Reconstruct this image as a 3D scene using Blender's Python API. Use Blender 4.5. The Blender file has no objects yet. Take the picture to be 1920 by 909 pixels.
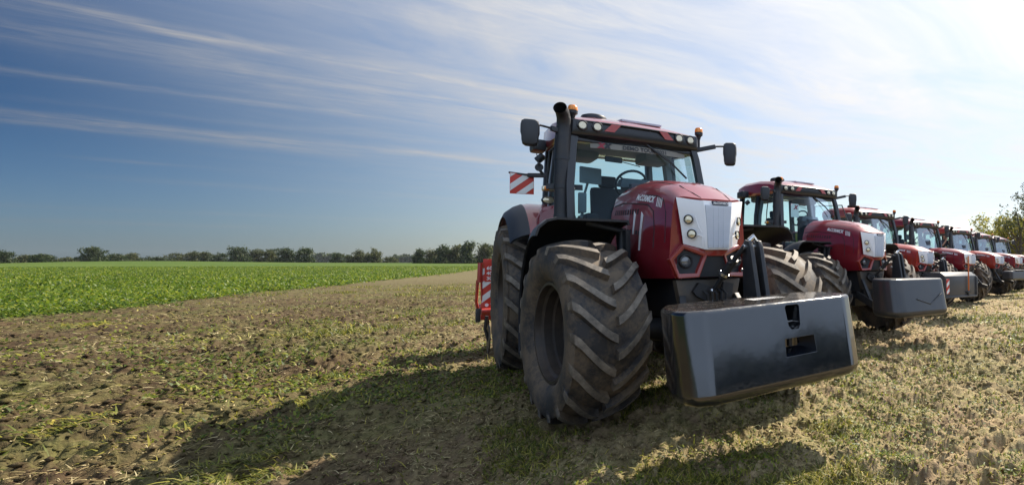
import bpy, bmesh, math, random
import numpy as np
from mathutils import Vector, Matrix

R_ = math.radians
SC = bpy.context.scene
COL = SC.collection
rng = np.random.default_rng(7)
random.seed(7)

# ------------------------------------------------------------------ camera
cam_data = bpy.data.cameras.new('camera')
cam = bpy.data.objects.new('camera', cam_data)
COL.objects.link(cam)
CAMX, CAMY, CAMZ, YAW, PITCH = -2.2, -5.07, 1.456, .636, .0425
cam.location = (CAMX, CAMY, CAMZ)
cam.rotation_euler = (math.pi / 2 + PITCH, 0, -YAW)
cam_data.sensor_width = 36
cam_data.lens = 36 * 939 / 1920
cam_data.shift_x = (960 - 1498) / 1920
cam_data.clip_start = .05
cam_data.clip_end = 9000
SC.camera = cam

# ------------------------------------------------------------------ sun, sky, exposure
SUN_AZ, SUN_EL = R_(67), R_(47)          # azimuth from +Y towards +X
sun_dir = Vector((math.sin(SUN_AZ) * math.cos(SUN_EL), math.cos(SUN_AZ) * math.cos(SUN_EL), math.sin(SUN_EL)))
sd = bpy.data.lights.new('sun', 'SUN')
sd.energy = 5.0
sd.angle = R_(.55)
sd.color = (1, .90, .76)
sun = bpy.data.objects.new('sun', sd)
COL.objects.link(sun)
sun.rotation_euler = (-sun_dir).to_track_quat('-Z', 'Y').to_euler()
SC.view_settings.view_transform = 'Standard'
SC.view_settings.look = 'None'
SC.view_settings.gamma = 1
SC.view_settings.use_curve_mapping = False
SC.view_settings.exposure = 1.10
SC.render.engine = 'CYCLES'
SC.cycles.max_bounces = 8
SC.cycles.transparent_max_bounces = 16
SC.cycles.use_denoising = True


class NT:
    """small helper to write node trees"""
    def __init__(s, tree):
        s.t = tree
        s.t.nodes.clear()

    def n(s, kind, ins=None, **kw):
        nd = s.t.nodes.new(kind)
        for k, v in kw.items():
            setattr(nd, k, v)
        for k, v in (ins or {}).items():
            if isinstance(v, bpy.types.NodeSocket):
                s.t.links.new(v, nd.inputs[k])
            elif isinstance(v, bpy.types.Node):
                s.t.links.new(v.outputs[0], nd.inputs[k])
            else:
                nd.inputs[k].default_value = v
        return nd

    def m(s, op, a, b=0., c=None, clamp=False):
        d = {0: a, 1: b}
        if c is not None:
            d[2] = c
        nd = s.n('ShaderNodeMath', d, operation=op)
        nd.use_clamp = clamp
        return nd.outputs[0]

    def ramp(s, fac, pts, interp='LINEAR'):
        nd = s.n('ShaderNodeValToRGB', {0: fac})
        nd.color_ramp.interpolation = interp
        e = nd.color_ramp.elements
        while len(e) < len(pts):
            e.new(.5)
        for el, (p, c) in zip(e, pts):
            el.position = p
            if not hasattr(c, '__len__'):
                c = (c, c, c)
            el.color = (*c, 1)
        return nd.outputs[0]

    def mix(s, fac, a, b, blend='MIX'):
        nd = s.n('ShaderNodeMix', data_type='RGBA', blend_type=blend)
        for i, v in ((0, fac), (6, a), (7, b)):
            if isinstance(v, bpy.types.NodeSocket):
                s.t.links.new(v, nd.inputs[i])
            else:
                if i and len(v) == 3:
                    v = (*v, 1)
                nd.inputs[i].default_value = v
        return nd.outputs[2]

    def noise(s, vec, scale, detail=4, rough=.55, dist=0):
        d = {'Scale': scale, 'Detail': detail, 'Roughness': rough, 'Distortion': dist}
        if vec is not None:
            d['Vector'] = vec
        return s.n('ShaderNodeTexNoise', d).outputs[0]


world = bpy.data.worlds.new('World')
SC.world = world
world.use_nodes = True
w = NT(world.node_tree)
sky = w.n('ShaderNodeTexSky', sky_type='NISHITA')
sky.sun_disc = False
sky.sun_elevation = SUN_EL
sky.sun_rotation = SUN_AZ
sky.altitude = 60
sky.air_density = 1.15
sky.dust_density = .7
sky.ozone_density = 2.2
tc = w.n('ShaderNodeTexCoord').outputs['Generated']
nrm = w.n('ShaderNodeVectorMath', {0: tc}, operation='NORMALIZE').outputs[0]
sep = w.n('ShaderNodeSeparateXYZ', {0: nrm})
dx, dy, dz = sep.outputs[0], sep.outputs[1], sep.outputs[2]
zc = w.m('MAXIMUM', dz, .02)
cs = w.m('DIVIDE', dx, zc)
ct = w.m('DIVIDE', dy, zc)
# angle to the sun (cosine)
cosun = w.n('ShaderNodeVectorMath', {0: nrm, 1: tuple(sun_dir)}, operation='DOT_PRODUCT').outputs['Value']
# the sky far from the sun is deeper, the sky towards it is veiled
deep = w.n('ShaderNodeMapRange', {0: cosun, 1: .03, 2: .74, 3: 0., 4: 1.}, interpolation_type='SMOOTHSTEP').outputs[0]
hz_ = w.n('ShaderNodeMapRange', {0: dz, 1: .0, 2: .22, 3: 0., 4: 1.}, interpolation_type='SMOOTHSTEP').outputs[0]
dcol = w.mix(hz_, (.20, .285, .45), (.050, .125, .235))
base = w.mix(1., sky.outputs[0], w.mix(deep, dcol, (.80, .82, .85)), 'MULTIPLY')
# cirrus : long streaks in a high flat layer, running along +X
def pvec(ks, kt, off=0.):
    return w.n('ShaderNodeCombineXYZ', {0: w.m('MULTIPLY', cs, ks), 1: w.m('MULTIPLY', ct, kt), 2: off}).outputs[0]
wob = w.m('MULTIPLY', w.m('SUBTRACT', w.noise(pvec(.7, .45, 4.), 1.5, 5), .5), .55)
ctw = w.m('ADD', ct, wob)
fib = w.noise(pvec(.75, 3.4, 1.), 2.6, 9, .68, 1.1)          # fine fibres
streak = None
def band(t0, wd, s0, s1, amp):
    g = w.m('DIVIDE', w.m('SUBTRACT', ctw, t0), wd)
    g = w.m('POWER', 2.718, w.m('MULTIPLY', w.m('MULTIPLY', g, g), -1.))
    a = w.n('ShaderNodeMapRange', {0: cs, 1: s0, 2: s0 + .9, 3: 0., 4: 1.}, interpolation_type='SMOOTHSTEP').outputs[0]
    b = w.n('ShaderNodeMapRange', {0: cs, 1: s1 - 1.2, 2: s1, 3: 1., 4: 0.}, interpolation_type='SMOOTHSTEP').outputs[0]
    return w.m('MULTIPLY', w.m('MULTIPLY', w.m('MULTIPLY', g, a), b), amp)
for args in ((3.31, .10, -2.2, 1.6, .55), (3.72, .20, -2.6, 2.0, .42), (4.50, .07, -2.8, .6, .36),
             (4.05, .35, -1.3, 3.0, .40), (5.70, .17, -3.6, 1.5, .50), (6.05, .22, -3.6, 0.2, .40),
             (5.15, .10, -2.6, 1.0, .20), (7.80, .12, -3.1, -1.2, .26), (2.55, .16, -1.4, 1.6, .25),
             (2.1, .30, -.6, 3.2, .28), (9.5, .35, -3.5, 4., .16), (15, .6, -7., 6., .16), (20, 1.2, -9, -3, .22)):
    bnd = band(*args)
    streak = bnd if streak is None else w.m('ADD', streak, bnd)
brk = w.n('ShaderNodeMapRange', {0: w.noise(pvec(.8, .6, 6.), 1.7, 5, .6), 1: .32, 2: .62, 3: .25, 4: 1.}).outputs[0]
fibc = w.n('ShaderNodeMapRange', {0: fib, 1: .32, 2: .70, 3: .12, 4: 1.35}).outputs[0]
streak = w.m('MULTIPLY', w.m('MULTIPLY', streak, fibc), brk)
veil_n = w.noise(pvec(.55, 1.1, 9.), 1.5, 8, .66, 1.2)
veil = w.m('MULTIPLY', w.m('SUBTRACT', veil_n, .36, clamp=True), 1.7)
vm = w.n('ShaderNodeMapRange', {0: cosun, 1: .10, 2: .72, 3: 0., 4: 1.}, interpolation_type='SMOOTHSTEP').outputs[0]
vlow = w.n('ShaderNodeMapRange', {0: dz, 1: .02, 2: .16, 3: .45, 4: 1.}).outputs[0]
veil = w.m('MULTIPLY', w.m('MULTIPLY', w.m('ADD', veil, .40), vm), vlow)
cov = w.m('ADD', streak, veil, clamp=True)
cloud_l = w.n('ShaderNodeMapRange', {0: cosun, 1: .0, 2: 1., 3: 1.1, 4: 6.6}).outputs[0]
cloud = w.n('ShaderNodeVectorMath', {0: (.97, .975, 1.0), 'Scale': cloud_l}, operation='SCALE').outputs[0]
skyc = w.mix(cov, base, cloud)
# aureole of thin cirrus round the sun
aur = w.m('MULTIPLY', w.m('POWER', w.m('MAXIMUM', cosun, 0.), 9.), .9)
aurc = w.n('ShaderNodeVectorMath', {0: (1.0, .98, .95), 'Scale': aur}, operation='SCALE').outputs[0]
skyc = w.mix(1., skyc, aurc, 'ADD')
# bright cloud sheet added out of view behind the camera to fill shaded fronts
kb = w.n('ShaderNodeMapRange', {0: w.m('ADD', w.m('MULTIPLY', dy, -1.), w.m('MULTIPLY', dz, .35)), 1: .0, 2: .55, 3: 0., 4: 1.}, interpolation_type='SMOOTHSTEP').outputs[0]
kb = w.m('MULTIPLY', kb, w.m('ADD', w.m('MULTIPLY', w.noise(nrm, 3.5, 6, .6), .45), .65), clamp=True)
skyc = w.mix(kb, skyc, (5.0, 6.2, 8.2))
bg = w.n('ShaderNodeBackground', {0: skyc, 1: .079})
wo = w.n('ShaderNodeOutputWorld', {0: bg})

# ------------------------------------------------------------------ materials
MATS = {}


def material(name, fn):
    if name in MATS:
        return MATS[name]
    m = bpy.data.materials.new(name)
    m.use_nodes = True
    t = NT(m.node_tree)
    fn(t)
    MATS[name] = m
    return m


def princ(t, ins):
    b = t.n('ShaderNodeBsdfPrincipled', ins)
    t.n('ShaderNodeOutputMaterial', {0: b})
    return b


def objco(t):
    return t.n('ShaderNodeTexCoord').outputs['Object']


def bump(t, h, strength=.3, dist=.01):
    return t.n('ShaderNodeBump', {'Height': h, 'Strength': strength, 'Distance': dist}).outputs[0]


def simple(name, col, rough=.5, metal=0., coat=0., dirt=0., dirtcol=(.20, .15, .10), scale=6., spec=.5, bmp=0.):
    def fn(t):
        co = objco(t)
        c = (*col, 1)
        r = rough
        n = t.noise(co, scale, 6, .65)
        if dirt > 0:
            k = t.ramp(n, [(.42, 0.), (.72, 1.)])
            c = t.mix(t.m('MULTIPLY', k, dirt), col, dirtcol)
            r = t.m('ADD', t.m('MULTIPLY', k, .35 * dirt), rough, clamp=True)
        else:
            c = t.mix(n, tuple(x * .88 for x in col), tuple(min(1, x * 1.12) for x in col))
            r = t.m('ADD', t.m('MULTIPLY', t.m('SUBTRACT', n, .5), .16), rough, clamp=True)
        d = {'Base Color': c, 'Roughness': r, 'Metallic': metal, 'Coat Weight': coat, 'Coat Roughness': .06, 'Specular IOR Level': spec}
        if bmp:
            d['Normal'] = bump(t, t.noise(co, scale * 14, 3), bmp, .004)
        princ(t, d)
    return material(name, fn)


M = {}
M['maroon'] = simple('maroon_paint', (.215, .0115, .021), .30, .0, .9, dirt=.08, dirtcol=(.20, .12, .09), scale=3.5)
M['red'] = simple('red_paint', (.36, .022, .012), .36, .0, .8, dirt=.12, scale=5)
M['black_plastic'] = simple('black_plastic', (.020, .024, .030), .50, dirt=.10, dirtcol=(.10, .08, .06), scale=5, bmp=.12)
M['gloss_black'] = simple('gloss_black', (.013, .014, .017), .32, 0, .2, dirt=.06, dirtcol=(.10, .08, .06))
M['steel_dark'] = simple('dark_steel', (.016, .018, .022), .50, .0, dirt=.2, dirtcol=(.11, .085, .06), scale=8)
M['red_nose'] = simple('nose_reflection_red', (.27, .022, .014), .30, .0, .9, dirt=.10, scale=4)  # maroon lightened to orange-red: the ground's reflection is put into the colour
M['silver'] = simple('silver_paint', (.88, .89, .91), .38, .0, .3, dirt=.05, scale=4)
M['screen'] = simple('grille_screen', (.55, .59, .66), .42, .1, scale=4)
M['bracket'] = simple('cast_bracket', (.075, .066, .058), .42, .4, dirt=.5, dirtcol=(.20, .14, .08))
M['chrome'] = simple('bright_steel', (.62, .62, .62), .25, .9, scale=9)
M['fabric'] = simple('seat_fabric', (.045, .055, .075), .85, scale=9)
M['interior'] = simple('cab_lining', (.20, .235, .27), .75, scale=4)
M['dash'] = simple('dashboard', (.035, .045, .06), .6)
M['white'] = simple('white_decal', (.78, .78, .78), .4, scale=5)
M['badge'] = simple('badge_blue', (.015, .03, .07), .3)
M['fog'] = simple('smoked_lens', (.16, .16, .16), .12, .4, 1., scale=70)
M['letter_dark'] = simple('dark_lettering', (.012, .014, .018), .5)
M['letter_red'] = simple('red_lettering', (.30, .02, .04), .5)
M['board_red'] = simple('board_red', (.52, .035, .018), .45, scale=7, dirt=.06)
M['board_white'] = simple('board_white', (.72, .72, .70), .45, dirt=.08, scale=7)
M['rim'] = simple('dark_rim', (.040, .034, .030), .45, .35, dirt=.55, dirtcol=(.12, .085, .06), scale=4)
M['rim_red'] = simple('grey_rim', (.24, .22, .20), .5, .3, dirt=.5)
M['orange_strap'] = simple('orange_rod', (.55, .13, .02), .45)
M['ballast'] = simple('ballast_black', (.004, .006, .010), .11, 0, .7, spec=.8, dirt=.015, dirtcol=(.10, .08, .06), scale=1.7)
M['ballast_grey'] = simple('ballast_plastic', (.022, .025, .031), .30, 0, .3, dirt=.12, dirtcol=(.14, .10, .07), scale=3, bmp=.1)
M['ballast_steel'] = simple('ballast_steel', (.045, .050, .060), .38, 0, .2, dirt=.12, scale=3)
M['skin'] = simple('skin', (.42, .23, .155), .55)
M['hair'] = simple('hair', (.05, .03, .018), .7, scale=60, bmp=.5)
M['shirt'] = simple('shirt_dark', (.03, .032, .04), .85)
M['trousers'] = simple('trousers', (.05, .06, .085), .85)
M['shoe'] = simple('shoe', (.03, .025, .02), .7)


def f_lens(t):
    co = objco(t)
    n = t.noise(co, 90, 2)
    c = t.mix(n, (.52, .42, .24), (.88, .80, .60))
    princ(t, {'Base Color': c, 'Roughness': .12, 'Metallic': .55, 'Coat Weight': 1., 'Coat Roughness': .03})
M['lens'] = material('lamp_lens', f_lens)


def f_amber(t):
    princ(t, {'Base Color': (.92, .30, .015, 1), 'Roughness': .2, 'Transmission Weight': .1, 'Coat Weight': .6,
              'Subsurface Weight': .4, 'Subsurface Radius': (.03, .008, .002)})
M['amber'] = material('amber_lens', f_amber)


def f_glass(t, tint=(.76, .92, .92), refl=1.):
    fr = t.n('ShaderNodeFresnel', {0: 1.5}).outputs[0]
    k = t.m('MULTIPLY', fr, refl * .27, clamp=True)
    a = t.n('ShaderNodeBsdfTransparent', {0: (*tint, 1)}).outputs[0]
    b = t.n('ShaderNodeBsdfGlossy', {0: (.9, .95, 1., 1), 'Roughness': .02}).outputs[0]
    t.n('ShaderNodeOutputMaterial', {0: t.n('ShaderNodeMixShader', {0: k, 1: a, 2: b})})
M['glass'] = material('cab_glass', f_glass)
M['side_glass'] = material('side_glass', lambda t: f_glass(t, (.80, .92, .92), 1.2))
M['mirror_glass'] = simple('mirror_glass', (.7, .75, .8), .05, 1.)


def f_tyre(t, dust=.5):
    co = objco(t)
    n = t.noise(co, 3.2, 8, .68)
    n2 = t.noise(co, 34, 4, .6)
    k = t.ramp(t.m('ADD', t.m('MULTIPLY', n, .75), t.m('MULTIPLY', n2, .25)), [(.43, .08), (.58, 1.)])
    c = t.mix(t.m('MULTIPLY', k, dust), (.021, .022, .025), (.19, .138, .085))
    h = t.m('ADD', t.m('MULTIPLY', n, .6), t.m('MULTIPLY', n2, .4))
    princ(t, {'Base Color': c, 'Roughness': t.m('ADD', t.m('MULTIPLY', k, .2), .62, clamp=True), 'Specular IOR Level': .4, 'Normal': bump(t, h, .5, .012)})
M['tyre'] = material('tyre_rubber', lambda t: f_tyre(t, .60))
M['tyre_wall'] = material('tyre_sidewall', lambda t: f_tyre(t, .60))


def f_lug(t):
    co = objco(t)
    n = t.noise(co, 9, 7, .7)
    c = t.ramp(n, [(.30, (.050, .045, .040)), (.50, (.135, .115, .092)), (.72, (.25, .212, .165))])
    princ(t, {'Base Color': c, 'Roughness': .72, 'Specular IOR Level': .35, 'Normal': bump(t, t.noise(co, 50, 4), .35, .006)})
M['lug'] = material('tyre_lug_dust', f_lug)

# ------------------------------------------------------------------ mesh builder


class MB:
    def __init__(s):
        s.v, s.f, s.mi = [], [], []
        s.cur = 0

    def add(s, vs, fs, mi=None):
        o = len(s.v)
        s.v += [tuple(p) for p in vs]
        for q in fs:
            s.f.append(tuple(i + o for i in q))
            s.mi.append(s.cur if mi is None else mi)
        return s

    def box(s, c, sz, rot=None, bevel=0., seg=2):
        bm = bmesh.new()
        bmesh.ops.create_cube(bm, size=1)
        for v in bm.verts:
            v.co = Vector((v.co.x * sz[0], v.co.y * sz[1], v.co.z * sz[2]))
        if bevel:
            bmesh.ops.bevel(bm, geom=bm.edges[:], offset=bevel, segments=seg, affect='EDGES', profile=.6)
        mat = Matrix.Translation(c) @ (rot.to_4x4() if rot is not None else Matrix.Identity(4))
        bm.verts.index_update()
        s.add([mat @ v.co for v in bm.verts], [[v.index for v in f.verts] for f in bm.faces])
        bm.free()
        return s

    def bar(s, a, b, wd, ht, bevel=.0, up=(0, 0, 1)):
        a, b = Vector(a), Vector(b)
        d = (b - a)
        z = d.normalized()
        x = Vector(up).cross(z)
        if x.length < 1e-4:
            x = Vector((1, 0, 0)).cross(z)
        x.normalize()
        y = z.cross(x)
        rot = Matrix((x, y, z)).transposed()
        return s.box((a + b) / 2, (wd, ht, d.length), rot, bevel)

    def tube(s, pts, r, seg=12, caps=True):
        pts = [Vector(p) for p in pts]
        n = len(pts)
        rs = r if hasattr(r, '__len__') else [r] * n
        vs, fs = [], []
        ref = None
        for i, p in enumerate(pts):
            t = (pts[min(i + 1, n - 1)] - pts[max(i - 1, 0)]).normalized()
            if ref is None:
                ref = Vector((0, 0, 1)) if abs(t.z) < .9 else Vector((1, 0, 0))
            x = ref - t * ref.dot(t)
            x.normalize()
            ref = x
            y = t.cross(x)
            for k in range(seg):
                a = 2 * math.pi * k / seg
                vs.append(p + (x * math.cos(a) + y * math.sin(a)) * rs[i])
        for i in range(n - 1):
            for k in range(seg):
                k2 = (k + 1) % seg
                fs.append((i * seg + k, i * seg + k2, (i + 1) * seg + k2, (i + 1) * seg + k))
        if caps:
            fs.append(tuple(range(seg - 1, -1, -1)))
            fs.append(tuple((n - 1) * seg + k for k in range(seg)))
        return s.add(vs, fs)

    def lathe(s, prof, c=(0, 0, 0), seg=48, axis='x', closed=False, caps=False):
        """prof: (along axis, radius)"""
        vs, fs = [], []
        n = len(prof)
        c = Vector(c)
        for i in range(seg):
            a = 2 * math.pi * i / seg
            for (h, r) in prof:
                if axis == 'x':
                    p = (h, r * math.cos(a), r * math.sin(a))
                elif axis == 'y':
                    p = (r * math.cos(a), h, r * math.sin(a))
                else:
                    p = (r * math.cos(a), r * math.sin(a), h)
                vs.append(c + Vector(p))
        m = n if closed else n - 1
        for i in range(seg):
            j = (i + 1) % seg
            for k in range(m):
                k2 = (k + 1) % n
                fs.append((i * n + k, i * n + k2, j * n + k2, j * n + k))
        if caps:
            fs.append(tuple(i * n for i in range(seg)))
            fs.append(tuple(i * n + n - 1 for i in range(seg - 1, -1, -1)))
        return s.add(vs, fs)

    def prism(s, poly, off):
        """poly: 3D points (planar), off: extrusion vector"""
        n = len(poly)
        off = Vector(off)
        vs = [Vector(p) for p in poly] + [Vector(p) + off for p in poly]
        fs = [tuple(range(n)), tuple(range(2 * n - 1, n - 1, -1))]
        fs += [(i, i + n, (i + 1) % n + n, (i + 1) % n) for i in range(n)]
        return s.add(vs, fs)

    def ring(s, outer, inner, off):
        n = len(outer)
        off = Vector(off)
        o = [Vector(p) for p in outer]
        i_ = [Vector(p) for p in inner]
        vs = o + i_ + [p + off for p in o] + [p + off for p in i_]
        fs = []
        for k in range(n):
            j = (k + 1) % n
            fs += [(k, j, n + j, n + k), (2 * n + k, 3 * n + k, 3 * n + j, 2 * n + j),
                   (k, 2 * n + k, 2 * n + j, j), (n + k, n + j, 3 * n + j, 3 * n + k)]
        return s.add(vs, fs)

    def loft(s, secs, closed=True, caps=True):
        n = len(secs[0])
        vs = [p for sec in secs for p in sec]
        fs = []
        for i in range(len(secs) - 1):
            for k in range(n if closed else n - 1):
                j = (k + 1) % n
                fs.append((i * n + k, i * n + j, (i + 1) * n + j, (i + 1) * n + k))
        if caps:
            fs.append(tuple(range(n - 1, -1, -1)))
            fs.append(tuple((len(secs) - 1) * n + k for k in range(n)))
        return s.add(vs, fs)

    def build(s, name, mats, parent=None, smooth=38, bevel=0., solid=0., bseg=2, sub=0):
        me = bpy.data.meshes.new(name)
        me.from_pydata(s.v, [], s.f)
        if not isinstance(mats, (list, tuple)):
            mats = [mats]
        for m in mats:
            me.materials.append(m)
        if len(mats) > 1:
            me.polygons.foreach_set('material_index', s.mi)
        bm = bmesh.new()
        bm.from_mesh(me)
        if solid:
            bmesh.ops.recalc_face_normals(bm, faces=bm.faces)
            bmesh.ops.solidify(bm, geom=bm.faces[:], thickness=solid)
        bmesh.ops.recalc_face_normals(bm, faces=bm.faces)
        if bevel:
            es = [e for e in bm.edges if len(e.link_faces) == 2 and e.calc_face_angle(0) > R_(28)]
            bmesh.ops.bevel(bm, geom=es, offset=bevel, segments=bseg, affect='EDGES', profile=.6, clamp_overlap=True)
        if sub:
            bmesh.ops.subdivide_edges(bm, edges=bm.edges[:], cuts=sub, use_grid_fill=True)
        bm.to_mesh(me)
        bm.free()
        if smooth:
            me.shade_smooth()
            me.set_sharp_from_angle(angle=R_(smooth))
        o = bpy.data.objects.new(name, me)
        COL.objects.link(o)
        if parent is not None:
            o.parent = parent
        return o


def tag(o, label=None, cat=None, group=None, kind=None):
    if label:
        o['label'] = label
    if cat:
        o['category'] = cat
    if group:
        o['group'] = group
    if kind:
        o['kind'] = kind
    return o


def empty(name, loc=(0, 0, 0), rz=0., scale=1.):
    o = bpy.data.objects.new(name, None)
    COL.objects.link(o)
    o.location = loc
    o.rotation_euler = (0, 0, rz)
    o.scale = (scale,) * 3
    o.empty_display_size = .2
    return o


def children_of(o):
    return [c for c in COL.objects if c.parent == o]


def copy_tree(o, parent=None):
    c = o.copy()
    COL.objects.link(c)
    if parent is not None:
        c.parent = parent
    for ch in children_of(o):
        copy_tree(ch, c)
    return c


def remove_tree(o):
    for ch in children_of(o):
        remove_tree(ch)
    bpy.data.objects.remove(o)


def text(name, body, size, mat, parent, mtx, depth=.002, shear=0., spacing=1., bold=0.):
    cu = bpy.data.curves.new(name, 'FONT')
    cu.body = body
    cu.size = size
    cu.extrude = depth
    cu.shear = shear
    cu.space_character = spacing
    cu.offset = bold
    cu.align_x = 'CENTER'
    cu.align_y = 'CENTER'
    tmp = bpy.data.objects.new(name, cu)
    COL.objects.link(tmp)
    dg = bpy.context.evaluated_depsgraph_get()
    dg.update()
    me = bpy.data.meshes.new_from_object(tmp.evaluated_get(dg))
    bpy.data.objects.remove(tmp)
    me.materials.clear()
    me.materials.append(mat)
    me.transform(mtx)
    o = bpy.data.objects.new(name, me)
    COL.objects.link(o)
    if parent is not None:
        o.parent = parent
    return o


def frame(origin, xdir, ydir):
    x = Vector(xdir).normalized()
    y = Vector(ydir)
    y = (y - x * y.dot(x)).normalized()
    z = x.cross(y)
    m = Matrix((x, y, z)).transposed().to_4x4()
    m.translation = origin
    return m


# ------------------------------------------------------------------ ground
def vnoise(x, y, seed):
    """smooth value noise, vectorised"""
    xi = np.floor(x).astype(np.int64)
    yi = np.floor(y).astype(np.int64)
    fx = x - xi
    fy = y - yi
    fx = fx * fx * (3 - 2 * fx)
    fy = fy * fy * (3 - 2 * fy)

    def h(a, b):
        n = (a * 374761393 + b * 668265263 + seed * 1442695041) & 0xffffffff
        n = ((n ^ (n >> 13)) * 1274126177) & 0xffffffff
        return ((n ^ (n >> 16)) & 0xffff) / 65535.
    return (h(xi, yi) * (1 - fx) + h(xi + 1, yi) * fx) * (1 - fy) + (h(xi, yi + 1) * (1 - fx) + h(xi + 1, yi + 1) * fx) * fy


def edge_x(y):
    """edge of the green crop, as x for a given y"""
    return -11.35 + .165 * (y - 17.7) + .25 * np.sin(y * .35) + .15 * np.sin(y * .9 + 1)


def sstep(a, b, x):
    t = np.clip((x - a) / (b - a), 0, 1)
    return t * t * (3 - 2 * t)


def terrain(x, y):
    """large shape of the land"""
    d = np.hypot(x - CAMX, y - CAMY)
    z = 2.0 * sstep(70, 380, d) + .6 * sstep(400, 1200, d)
    z = z + .9 * np.exp(-(((x + 108) / 40) ** 2 + ((y - 320) / 90) ** 2))
    z = z - 2.2 * np.exp(-(((x + 165) / 38) ** 2 + ((y - 310) / 90) ** 2))
    z = z - 1.0 * np.exp(-(((x + 120) / 28) ** 2 + ((y - 230) / 70) ** 2))
    return z


def clods(x, y):
    d = np.hypot(x - CAMX, y - CAMY)
    fade = 1 - sstep(25, 70, d)
    n1 = vnoise(x * 1.1 + 3, y * 1.1, 1) - .5
    n2 = vnoise(x * 3.3, y * 3.3 + 9, 2) - .5
    n3 = vnoise(x * 8.5, y * 8.5, 3) - .5
    n4 = vnoise(x * 21., y * 21., 4) - .5
    crumb = vnoise(x * .6 + 40, y * .6, 5)
    n5 = vnoise(x * 43., y * 43., 6) - .5
    z = .05 * n1 + .065 * n2 * (.5 + crumb) + .085 * n3 * (.5 + 1.3 * crumb) + .055 * n4 * (.5 + 1.3 * crumb) + .020 * n5 * (.4 + crumb) - .01
    # firm ground under the standing wheels
    return z * fade - .012


def ground_z(x, y):
    return terrain(x, y) + clods(x, y)


def grid_object(name, verts, nr, na, closed_a, mat):
    i = np.arange(nr - 1)[:, None]
    nk = na if closed_a else na - 1
    k = np.arange(nk)[None, :]
    k2 = (k + 1) % na
    q = np.stack([i * na + k, i * na + k2, (i + 1) * na + k2, (i + 1) * na + k], -1).reshape(-1, 4)
    me = bpy.data.meshes.new(name)
    me.vertices.add(len(verts))
    me.vertices.foreach_set('co', verts.astype(np.float32).ravel())
    me.loops.add(q.size)
    me.loops.foreach_set('vertex_index', q.astype(np.int32).ravel())
    me.polygons.add(len(q))
    me.polygons.foreach_set('loop_start', np.arange(0, q.size, 4, dtype=np.int32))
    me.update(calc_edges=True)
    me.shade_smooth()
    me.materials.append(mat)
    o = bpy.data.objects.new(name, me)
    COL.objects.link(o)
    return o


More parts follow.
